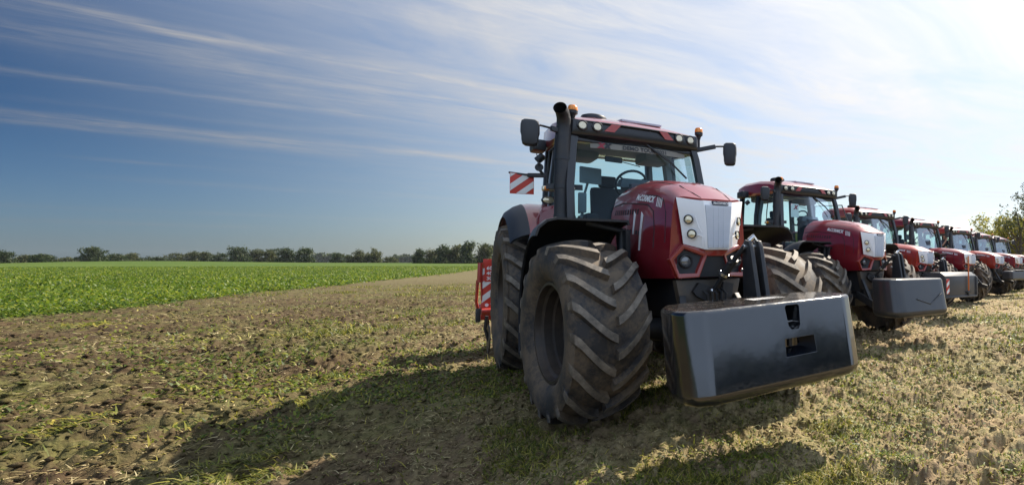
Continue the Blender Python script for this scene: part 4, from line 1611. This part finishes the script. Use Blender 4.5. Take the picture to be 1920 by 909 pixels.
# first weight: glossy black, with a handle slot and a pocket
W1 = empty('front_weight', (0, 0, 0))
c1 = MB()
c1.prism([(.035, -2.1, 1.125), (.05, -2.1, 1.14), (.155, -2.1, 1.14), (.17, -2.1, 1.125), (.16, -2.1, .985), (.14, -2.1, .955), (.075, -2.1, .955), (.05, -2.1, .985)], (0, .42, 0))
c2 = MB()
c2.loft([[(-.04, -2.05, .725), (.32, -2.05, .725), (.32, -2.05, .915), (-.04, -2.05, .915)], [(.01, -1.90, .775), (.27, -1.90, .775), (.27, -1.90, .885), (.01, -1.90, .885)],
         [(.06, -1.79, .80), (.21, -1.79, .80), (.21, -1.79, .87), (.06, -1.79, .87)]])
plan1 = [(.64, -1.885), (.755, -1.835), (.805, -1.74), (.81, -1.60), (.77, -1.40), (.68, -1.24), (.30, -1.20)]
def f_weight(t):
    co = objco(t)
    sp = t.n('ShaderNodeSeparateXYZ', {0: co})
    n = t.noise(co, 7, 7, .7)
    n2 = t.noise(co, 42, 3, .6)
    low_ = t.n('ShaderNodeMapRange', {0: t.m('ADD', sp.outputs[2], t.m('MULTIPLY', t.m('SUBTRACT', n, .5), .30)), 1: .50, 2: .66, 3: .30, 4: 0.}).outputs[0]
    top_ = t.n('ShaderNodeMapRange', {0: t.m('ADD', sp.outputs[2], t.m('MULTIPLY', t.m('SUBTRACT', n, .5), .08)), 1: 1.145, 2: 1.18, 3: 0., 4: .4}).outputs[0]
    mud = t.m('MULTIPLY', t.m('ADD', low_, top_), t.ramp(n2, [(.42, .15), (.62, 1.)]), clamp=True)
    dust = t.m('ADD', mud, t.m('MULTIPLY', t.ramp(n, [(.45, 0.), (.8, 1.)]), .05), clamp=True)
    c = t.mix(dust, (.004, .006, .010), (.15, .115, .075))
    r = t.m('ADD', t.m('MULTIPLY', n, .10), t.m('ADD', t.m('MULTIPLY', dust, .5), .09), clamp=True)
    princ(t, {'Base Color': c, 'Roughness': r, 'Specular IOR Level': .8, 'Coat Weight': t.m('SUBTRACT', .7, dust, clamp=True), 'Coat Roughness': .05, 'Normal': bump(t, n, .04, .02)})
M['ballast'] = material('weight_paint', f_weight)
wb = block('weight_block', M['ballast'], W1, plan1, [(.515, .04), (.57, .0), (1.168, .004)], .042, .16, (c1, c2), 6)
mb = MB()
mb.tube([(.05, -1.80, 1.00), (.16, -1.80, 1.00)], .012, 10)
mb.box((.10, -1.74, 1.05), (.03, .02, .16))
mb.build('handle', M['chrome'], W1)
mb = MB()
mb.box((.135, -1.80, .835), (.03, .02, .06), bevel=.004)
mb.build('lock', M['steel_dark'], W1)
mb = MB()
mb.box((.12, -1.48, 1.1665), (.32, .16, .003))
mb.build('sticker', M['white'], W1)
tower(W1)
W1.rotation_euler = (0, R_(-2.6), 0)
W1.location = (.03, 0, -.005)
tag(W1, 'glossy black front weight with handle slot and pocket on the nearest tractor', 'front weight')


def weight_at(i, build, label):
    e = empty('front_weight', (0, 0, 0))
    build(e)
    e.location = TR[i].location
    e.rotation_euler = TR[i].rotation_euler
    e.scale = TR[i].scale
    tag(e, label, 'front weight')
    return e


def w2(e):
    plan = [(.50, -1.90), (.64, -1.88), (.73, -1.81), (.78, -1.69), (.775, -1.5), (.72, -1.30), (.6, -1.20), (.3, -1.18)]
    block('weight_block', M['ballast_grey'], e, plan, [(.53, .04), (.60, .0), (1.19, .03)], .075, .12, (), 7)
    mb = MB()
    for pts in ([(-.20, .84), (.16, .74), (.50, .92)],):
        mb.tube([(x, -1.899 - .12 * (1.19 - z), z) for x, z in pts], .009, 8)
    mb.build('relief_line', M['ballast_grey'], e)
    tower(e)


weight_at(1, w2, 'grey rounded plastic front weight with a raised chevron line')


def w3(e):
    mb = MB()
    mb.prism([(-.68, -1.900, .62), (-.68, -1.25, .62), (-.68, -1.25, 1.24), (-.68, -1.36, 1.30), (-.68, -1.750, 1.30), (-.68, -1.900, 1.20)], (1.36, 0, 0))
    o = mb.build('weight_block', M['ballast_steel'], e, bevel=.012)
    mb = MB()
    for x in (.685,):
        mb.box((x, -1.915, .90), (.05, .03, .56), bevel=.006)
    mb.box((0, -1.915, .64), (1.34, .03, .05), bevel=.006)
    mb.build('edge_bar', M['ballast_steel'], e)
    striped_board('marker_plate', e, (-.585, -1.915, .93), .12, .40, .012, 0, .10)
    mb = MB()
    mb.tube([(.28, -1.940, .80), (.28, -1.940, 1.75)], .018, 8)
    mb.build('marker_rod', M['orange_strap'], e)
    mb = MB()
    mb.box((.30, -1.920, .76), (.22, .05, .03), bevel=.005)
    mb.box((.28, -1.930, .72), (.05, .04, .12), bevel=.005)
    mb.build('tow_hook', M['steel_dark'], e)
    tower(e)


weight_at(2, w3, 'grey steel box front weight with a red and white marker plate')


def w5(e):
    plan = [(.50, -1.75), (.60, -1.73), (.66, -1.60), (.66, -1.25), (.3, -1.22)]
    block('weight_block', M['ballast_grey'], e, plan, [(.80, .05), (.86, .0), (1.16, .01), (1.21, .05)], .02, .0, (), 2)
    mb = MB()
    mb.box((.1, -1.60, 1.235), (.85, .30, .05), bevel=.015)
    mb.build('lid', M['ballast_steel'], e)


weight_at(4, w5, 'small grey slab front weight on the fifth tractor of the row')

# ---------------- sowing machine carried behind the first tractor
IM = empty('seed_drill', (-1.45, 4.4, 0))
mb = MB()
mb.box((1.45, .25, .62), (3.1, .16, .16), bevel=.01)
mb.box((1.45, .75, .70), (3.0, .14, .14), bevel=.01)
for x in (.2, 2.7):
    mb.bar((x, .2, .66), (x, .85, .70), .10, .12)
mb.bar((1.2, .2, .65), (1.45, -.35, .75), .06, .08)
mb.bar((1.7, .2, .65), (1.45, -.35, .75), .06, .08)
mb.build('frame', M['red'], IM)
mb = MB()
mb.box((1.5, .7, 1.25), (2.7, .7, .7), bevel=.08)
mb.build('seed_hopper', M['red'], IM)
bd = striped_board('end_board', IM, (.02, -.03, 1.10), .17, .58, .02, R_(-4), .11)
mb = MB()
mb.box((.03, -.03, 1.455), (.165, .02, .15), bevel=.004)
mb.box((.02, -.03, .78), (.16, .02, .12), bevel=.004)
mb.box((.045, -.02, 1.30), (.15, .02, .42), bevel=.004)
pl = mb.build('depth_scale', M['board_red'], IM)
mb = MB()
mb.box((.045, -.046, 1.30), (.148, .006, .26))
bk = mb.build('scale_plate', M['board_red'], pl)
for k, tx in enumerate(('60', '40', '30')):
    text('lettering', tx, .075, M['white'], pl, frame((.035, -.052, 1.385 - .082 * k), (1, 0, 0), (0, 0, 1)), .001, 0, 1.05, .002)
mb = MB()
mb.lathe([(0, .001), (.0, .026), (.008, .026), (.008, .001)], (.01, -.048, .80), 16, 'y')
mb.build('reflector', M['white'], IM)
mb = MB()
mb.tube([(-.095, -.04, 1.16), (-.09, -.04, 1.47)], .036, 14, caps=False)
mb.tube([(-.09, -.04, 1.465), (-.09, -.04, 1.472)], .040, 14, caps=False)
mb.tube([(-.12, -.02, 1.20), (-.13, -.02, .85), (-.08, 0, .62)], .022, 10)
mb.tube([(-.07, -.04, 1.18), (-.05, -.02, .74)], .014, 8)
mb.build('marker_post', M['red'], IM)
mb = MB()
mb.tube([(-.06, -.10, .70), (.10, -.10, .70)], .055, 16)
mb.build('roller_arm', M['red'], IM)
mb = MB()
mb.box((-.10, 0, .64), (.07, .10, .22), bevel=.02)
mb.tube([(.02, 0, .62), (.0, .02, .42), (.06, .05, .22)], .025, 8)
mb.build('bracket', M['steel_dark'], IM)
for k in range(9):
    mb = MB()
    x = .06 + .34 * k
    mb.lathe([(-.01, .001), (-.012, .22), (0, .235), (.012, .22), (.01, .001)], (x, .12, .235), 28, 'x')
    mb.bar((x, .14, .26), (x, .30, .60), .03, .05)
    mb.build('coulter_disc', M['bracket'], IM)
tag(IM, 'red sowing machine with striped end board and depth scale behind the nearest tractor', 'seed drill')

# ---------------- person on the step of the fifth tractor
def build_person(loc, rz):
    P_ = {'pel': (0, 0, .93), 'bel': (0, .01, 1.08), 'che': (0, .0, 1.30), 'nek': (0, .01, 1.48), 'hd0': (0, -.01, 1.56), 'hd1': (0, -.02, 1.66), 'hd2': (0, -.005, 1.755),
          'shL': (.18, .0, 1.42), 'shR': (-.18, .0, 1.42), 'elL': (.27, -.06, 1.17), 'elR': (-.25, -.14, 1.20), 'wrL': (.12, -.24, 1.28), 'wrR': (-.09, -.22, 1.46),
          'haL': (.04, -.27, 1.33), 'haR': (-.05, -.20, 1.56), 'hiL': (.09, 0, .90), 'hiR': (-.09, 0, .90), 'knL': (.10, -.02, .50), 'knR': (-.10, -.03, .50),
          'anL': (.10, .02, .09), 'anR': (-.10, .01, .09), 'toL': (.12, -.14, .035), 'toR': (-.12, -.15, .035)}
    RAD = {'pel': .14, 'bel': .125, 'che': .15, 'nek': .055, 'hd0': .07, 'hd1': .085, 'hd2': .06, 'shL': .07, 'shR': .07, 'elL': .045, 'elR': .045, 'wrL': .03, 'wrR': .03, 'haL': .038, 'haR': .038,
           'hiL': .095, 'hiR': .095, 'knL': .06, 'knR': .06, 'anL': .042, 'anR': .042, 'toL': .038, 'toR': .038}
    ed = [('pel', 'bel'), ('bel', 'che'), ('che', 'nek'), ('nek', 'hd0'), ('hd0', 'hd1'), ('hd1', 'hd2'), ('che', 'shL'), ('che', 'shR'), ('shL', 'elL'), ('shR', 'elR'), ('elL', 'wrL'), ('elR', 'wrR'),
          ('wrL', 'haL'), ('wrR', 'haR'), ('pel', 'hiL'), ('pel', 'hiR'), ('hiL', 'knL'), ('hiR', 'knR'), ('knL', 'anL'), ('knR', 'anR'), ('anL', 'toL'), ('anR', 'toR')]
    # fingers on both hands
    for sd_ in 'LR':
        h = Vector(P_['ha' + sd_])
        d = (h - Vector(P_['wr' + sd_])).normalized()
        side = d.cross(Vector((0, 1, .2))).normalized()
        for q in range(5):
            off = side * ((q - 1.5) * .019 if q < 4 else -.05)
            a = 'f%s%da' % (sd_, q)
            b = 'f%s%db' % (sd_, q)
            P_[a] = tuple(h + off + d * (.045 if q < 4 else .01))
            P_[b] = tuple(h + off * 1.1 + d * ((.085, .095, .09, .075, .04)[q]) + Vector((0, -.01, 0)))
            RAD[a], RAD[b] = .010, .008
            ed += [('ha' + sd_, a), (a, b)]
    names = list(P_)
    me = bpy.data.meshes.new('person')
    me.from_pydata([P_[n] for n in names], [(names.index(a), names.index(b)) for a, b in ed], [])
    o = bpy.data.objects.new('person', me)
    COL.objects.link(o)
    m = o.modifiers.new('Skin', 'SKIN')
    m.use_smooth_shade = True
    for n, v in zip(names, me.skin_vertices[0].data):
        v.radius = (RAD[n], RAD[n])
        v.use_root = n == 'pel'
    o.modifiers.new('Sub', 'SUBSURF').levels = 2
    dg = bpy.context.evaluated_depsgraph_get()
    dg.update()
    me2 = bpy.data.meshes.new_from_object(o.evaluated_get(dg))
    o.modifiers.clear()
    o.data = me2
    me2.materials.clear()
    for k in ('skin', 'shirt', 'trousers', 'shoe'):
        me2.materials.append(M[k])
    for p in me2.polygons:
        c = p.center
        far = max(abs(c.x), 0)
        if c.z < .12:
            p.material_index = 3
        elif c.z < .97 and far < .22 and c.y > -.12:
            p.material_index = 2
        elif c.z < 1.49 and c.y > -.16 and (c.z > 1.24 or far < .2 or c.y > -.04):
            p.material_index = 1
        p.use_smooth = True
    mb = MB()
    for s in (-1, 1):
        mb.lathe([(-.008, .001), (0, .011), (.008, .001)], (s * .032, -.098, 1.665), 8, 'y')
    mb.box((0, -.108, 1.635), (.024, .03, .045), bevel=.008)
    mb.box((0, -.098, 1.595), (.045, .012, .012), bevel=.004)
    for s in (-1, 1):
        mb.box((s * .088, -.01, 1.65), (.018, .04, .06), bevel=.007)
    mb.build('face', M['skin'], o)
    mb = MB()
    secs = []
    for k in range(7):
        e = k / 6 * math.pi / 2
        secs.append([(.096 * math.cos(e) * math.cos(a), .012 + .105 * math.cos(e) * math.sin(a), 1.675 + .115 * math.sin(e)) for a in np.linspace(0, 2 * math.pi, 20, endpoint=False)])
    mb.loft(secs)
    mb.build('hair', M['hair'], o)
    o.location = loc
    o.rotation_euler = (0, 0, rz)
    tag(o, 'person in a dark top standing on a tractor step, hand raised to the face', 'person')
    return o


t5 = TR[4]
build_person((t5.location.x - .93 * .95, t5.location.y + 1.70 * .95, 1.165 * .95), R_(-12))

# ------------------------------------------------------------------ trees
def foliage_material(name, pts, tr=.3):
    return leaf_material(name, pts, .6, tr)


M['leaf_dark'] = foliage_material('foliage_dark', [(0., (.016, .030, .010)), (.5, (.030, .052, .016)), (.85, (.055, .080, .022)), (1., (.10, .11, .035))])
M['leaf_olive'] = foliage_material('foliage_olive', [(0., (.028, .042, .014)), (.5, (.055, .070, .022)), (.85, (.10, .105, .034)), (1., (.15, .14, .05))])
M['leaf_light'] = foliage_material('foliage_yellow_green', [(0., (.075, .090, .014)), (.5, (.17, .18, .028)), (.85, (.27, .25, .04)), (1., (.36, .30, .06))], .62)
M['bark'] = simple('bark', (.075, .058, .042), .85, scale=3, bmp=.6)


def leaf_quads(cen, size, flat=.5):
    n = len(cen)
    nrm = rng.normal(0, 1, (n, 3))
    nrm /= np.linalg.norm(nrm, axis=1)[:, None]
    a = np.cross(nrm, rng.normal(0, 1, (n, 3)))
    a /= np.linalg.norm(a, axis=1)[:, None]
    b = np.cross(nrm, a)
    s = (size * rng.uniform(.55, 1.3, n))[:, None]
    v = np.stack([cen + a * s, cen + b * s * flat, cen - a * s, cen - b * s * flat], 1).reshape(-1, 3)
    return v, np.arange(4 * n).reshape(-1, 4)


def tree(label, x, y, h, wd, mat, seed=0, nleaf=2600, leaf=.35, low=.12, limbs=5, name='tree', group=None, lobes=9, gap=.0, zoff=0.):
    rs = np.random.default_rng(seed)
    e = empty(name, (x, y, terrain(np.array([x]), np.array([y]))[0] - .05 + zoff), rs.uniform(0, 6.28))
    # trunk and limbs
    mb = MB()
    tops = []
    r0 = max(.06, h * .022)
    mb.tube([(0, 0, -.2), (.02 * h * rs.normal(), 0, h * .25), (.03 * h * rs.normal(), .03 * h * rs.normal(), h * .55), (.02 * h, .02 * h, h * .82)], [r0 * 1.3, r0, r0 * .65, r0 * .2], 8)
    for k in range(limbs):
        a = 6.28 * k / limbs + rs.uniform(-.4, .4)
        z0 = h * rs.uniform(.22, .55)
        z1 = min(h * .92, z0 + h * rs.uniform(.15, .40))
        q = wd * .5 * rs.uniform(.45, .85)
        end = Vector((math.cos(a) * q, math.sin(a) * q, z1))
        mb.tube([(0, 0, z0), (end.x * .5, end.y * .5, z0 + (z1 - z0) * .4), end], [r0 * .55, r0 * .35, r0 * .1], 6)
        tops.append(np.array(end))
    mb.build('trunk', M['bark'], e)
    # crown: leaf clumps gathered in uneven lobes
    cs_ = []
    for k in range(lobes):
        a = rs.uniform(0, 6.28)
        rad = wd * .5 * math.sqrt(rs.random()) * .75
        t = rs.uniform(0, 1)
        z = h * (low + (1 - low) * (.18 + .64 * t))
        shrink = 1 - .55 * t
        cs_.append((math.cos(a) * rad * shrink, math.sin(a) * rad * shrink, z, wd * rs.uniform(.16, .27), h * (1 - low) * rs.uniform(.12, .22)))
    for p in tops:
        cs_.append((p[0], p[1], p[2], wd * rs.uniform(.12, .2), h * (1 - low) * rs.uniform(.08, .16)))
    cs_.append((0, 0, h * .86, wd * .2, h * .14))
    if low < 0:
        for k in range(6):
            cs_.append(((k / 5 - .5) * wd * .75, rs.uniform(-.2, .2) * wd, h * .14, wd * .17, h * .17))
            cs_.append((rs.uniform(-.2, .2) * wd, (k / 5 - .5) * wd * .75, h * .16, wd * .17, h * .17))
    cs_ = np.array(cs_)
    # twig clumps on the shells of the lobes, several leaves each
    ncl = nleaf // 7
    i = rs.integers(0, len(cs_), ncl)
    d = rs.normal(0, 1, (ncl, 3))
    d /= np.linalg.norm(d, axis=1)[:, None]
    rad = rs.uniform(.45, 1.08, ncl)[:, None]
    c = cs_[i, :3] + d * rad * np.stack([cs_[i, 3], cs_[i, 3], cs_[i, 4]], -1)
    keep = vnoise(c[:, 0] * 9 / wd + seed, c[:, 2] * 9 / wd + c[:, 1] * 5 / wd, 77) > gap
    c = c[keep]
    c = np.repeat(c, 7, 0) + rs.normal(0, leaf * 1.1, (len(c) * 7, 3))
    c[:, 2] = np.maximum(c[:, 2], .1)
    v, q = leaf_quads(c, leaf * np.ones(len(c)))
    raw_mesh('crown', v, q, mat, parent=e)
    tag(e, label, name, group)
    return e


def at_px(px, D):
    """ground point seen in image column px (of 1920) at a depth of D metres along the view"""
    k = (px - 1498) / 939
    return CAMX + D * (math.sin(YAW) * math.cos(PITCH) + math.cos(YAW) * k), CAMY + D * (math.cos(YAW) * math.cos(PITCH) - math.sin(YAW) * k)


def z_px(py, D):
    return CAMZ + (494.4 - py) / 939 * D


FAR = [  # (left px, right px, top px, depth, foliage, kind, label)
    (-14, 26, 470, 190, 'leaf_dark', 'tree', 'dark bushy tree at the left picture edge'),
    (28, 62, 479, 215, 'leaf_olive', 'bush', 'low olive bush right of the dark edge tree'),
    (60, 102, 477, 185, 'leaf_dark', 'bush', 'broad dark bush left of the lone round tree'),
    (100, 158, 483, 230, 'leaf_olive', 'hedge', 'low hedge running up to the lone round tree'),
    (157, 199, 462, 200, 'leaf_dark', 'tree', 'lone round dark tree on the field crest'),
    (200, 236, 476, 215, 'leaf_dark', 'bush', 'dark bush just right of the lone round tree'),
    (232, 264, 475, 235, 'leaf_olive', 'bush', 'olive bush before the long thin hedge'),
    (262, 320, 481, 240, 'leaf_dark', 'hedge', 'long thin dark hedge on the crest'),
    (317, 352, 474, 270, 'leaf_olive', 'tree', 'greyish tree at the end of the thin hedge'),
    (348, 382, 471, 265, 'leaf_olive', 'tree', 'brownish open tree in the middle of the left group'),
    (376, 400, 471, 262, 'leaf_olive', 'tree', 'narrow olive tree between two broader ones'),
    (396, 432, 474, 262, 'leaf_dark', 'tree', 'low dark tree left of the big dome-shaped one'),
    (428, 468, 463, 255, 'leaf_dark', 'tree', 'big dome-shaped dark tree with a sharp outline'),
    (464, 496, 467, 265, 'leaf_olive', 'tree', 'olive tree right of the dome-shaped one'),
    (492, 524, 466, 268, 'leaf_olive', 'tree', 'greyish olive tree left of the dark block of trees'),
    (520, 556, 465, 250, 'leaf_dark', 'tree', 'left half of the dark block of trees'),
    (552, 588, 464, 250, 'leaf_dark', 'tree', 'right half of the dark block of trees'),
    (620, 648, 474, 265, 'leaf_dark', 'tree', 'small dark round tree after the gap'),
    (644, 666, 478, 275, 'leaf_dark', 'bush', 'low dark bush between the small and the wide tree'),
    (660, 690, 469, 275, 'leaf_olive', 'tree', 'left side tree of the domed clump'),
    (684, 720, 466, 272, 'leaf_olive', 'tree', 'tallest rounded tree of the domed clump'),
    (716, 750, 481, 280, 'leaf_olive', 'hedge', 'low hedge trailing off right of the domed clump'),
    (776, 800, 467, 240, 'leaf_dark', 'tree', 'first tree of the wood left of the tractor'),
    (794, 826, 468, 245, 'leaf_olive', 'tree', 'olive tree near the start of the wood'),
    (816, 850, 458, 240, 'leaf_dark', 'tree', 'tall tree in the middle of the wood'),
    (842, 870, 459, 245, 'leaf_olive', 'tree', 'olive tree right of the tall middle one'),
    (862, 892, 453, 240, 'leaf_dark', 'tree', 'tree with a pointed top in the wood'),
    (888, 932, 456, 250, 'leaf_olive', 'tree', 'pale tree touching the rear wheel in the view'),
]
for i, (a, b, top, D, mt, kind, lab) in enumerate(FAR):
    x, y = at_px((a + b) / 2, D)
    # width as seen across the line of sight
    k = ((a + b) / 2 - 1498) / 939
    wd = (b - a) / 939 * D * (.88 if kind == 'tree' else .80)
    g = terrain(np.array([x]), np.array([y]))[0]
    h = max(1.5, z_px(top, D) - g)
    tree(lab, x, y, h, wd, M[mt], seed=100 + i, nleaf=3600, leaf=max(.28, h * .05), low=-.05, lobes=16, name=kind, limbs=4, group='trees and hedges along the far field edge')

# far woodland strips, read as one mass
def woodland(px0, px1, top, D, label, seed):
    rs = np.random.default_rng(seed)
    n = 2600
    px = rs.uniform(px0, px1, n)
    dd = D + rs.uniform(-10, 40, n)
    k = (px - 1498) / 939
    x = CAMX + dd * (math.sin(YAW) + math.cos(YAW) * k)
    y = CAMY + dd * (math.cos(YAW) - math.sin(YAW) * k)
    ht = z_px(top, D) * (.72 + .4 * vnoise(px * .35, px * 0 + seed, 5))
    z = terrain(x, y) + ht * rs.random(n) ** .7
    v, q = leaf_quads(np.stack([x, y, z], -1), np.full(n, D * .0042))
    raw_mesh('woodland', v, q, M['leaf_dark'], label, 'woodland')


woodland(585, 626, 479, 800, 'far strip of bluish woodland seen through the gap', 1)
woodland(740, 782, 482, 850, 'far bluish woodland strip left of the nearer wood', 2)

# trees behind the end of the row
RIGHT = [(1888, 64, 398, 8.0, 'leaf_light', 'broad yellow-green tree behind the last tractors', .22, 8000, .15),
         (1908, 60, 368, 6.5, 'leaf_olive', 'open dark-limbed tree rising over the yellow-green one', .50, 3000, .13),
         (1958, 50, 315, 7.5, 'leaf_olive', 'tall airy tree at the right picture edge, its twigs hanging in', .40, 4200, .11),
         (1855, 80, 412, 6.5, 'leaf_light', 'low pale tree left of the broad yellow-green one', .22, 4000, .17),
         (1800, 95, 428, 6.0, 'leaf_olive', 'small tree top showing over the middle cabs', .3, 3000, .2),
         (1925, 70, 402, 9.0, 'leaf_light', 'dense pale tree at the right edge below the airy one', .15, 6500, .18)]
for i, (px, D, top, wd, mt, lab, gap, nl, lf) in enumerate(RIGHT):
    x, y = at_px(px, D)
    h = z_px(top, D) - terrain(np.array([x]), np.array([y]))[0]
    tree(lab, x, y, h, wd, M[mt], seed=300 + i, nleaf=nl, leaf=lf, low=.10 if i not in (1, 2) else .42, lobes=14, limbs=9, gap=gap)

HAZE = True
if HAZE:
    mb = MB()
    mb.box((0, 400, 11.), (3000, 2400, 34.))
    def f_haze(t):
        v = t.n('ShaderNodeVolumePrincipled', {'Color': (.80, .87, .95, 1), 'Density': .00006, 'Anisotropy': .3})
        t.n('ShaderNodeOutputMaterial', {'Volume': v})
    hz = mb.build('haze', material('haze', f_haze), smooth=0)
    tag(hz, 'thin pale air haze over the whole field', 'haze', kind='stuff')

# trees behind the photographer: they show as dark shapes mirrored in the black weight
for i, (x, y, h, wd) in enumerate(((12, -34, 2.6, 5.), (17, -34, 4.6, 6.), (21.5, -31, 5.6, 6.), (27, -33, 5.0, 7.), (34, -31, 6.6, 8.))):
    tree('dark round tree behind the photographer, mirrored in the black front weight', x, y, h, wd, M['leaf_dark'], seed=500 + i, nleaf=2600, leaf=.45, group='trees behind the photographer')
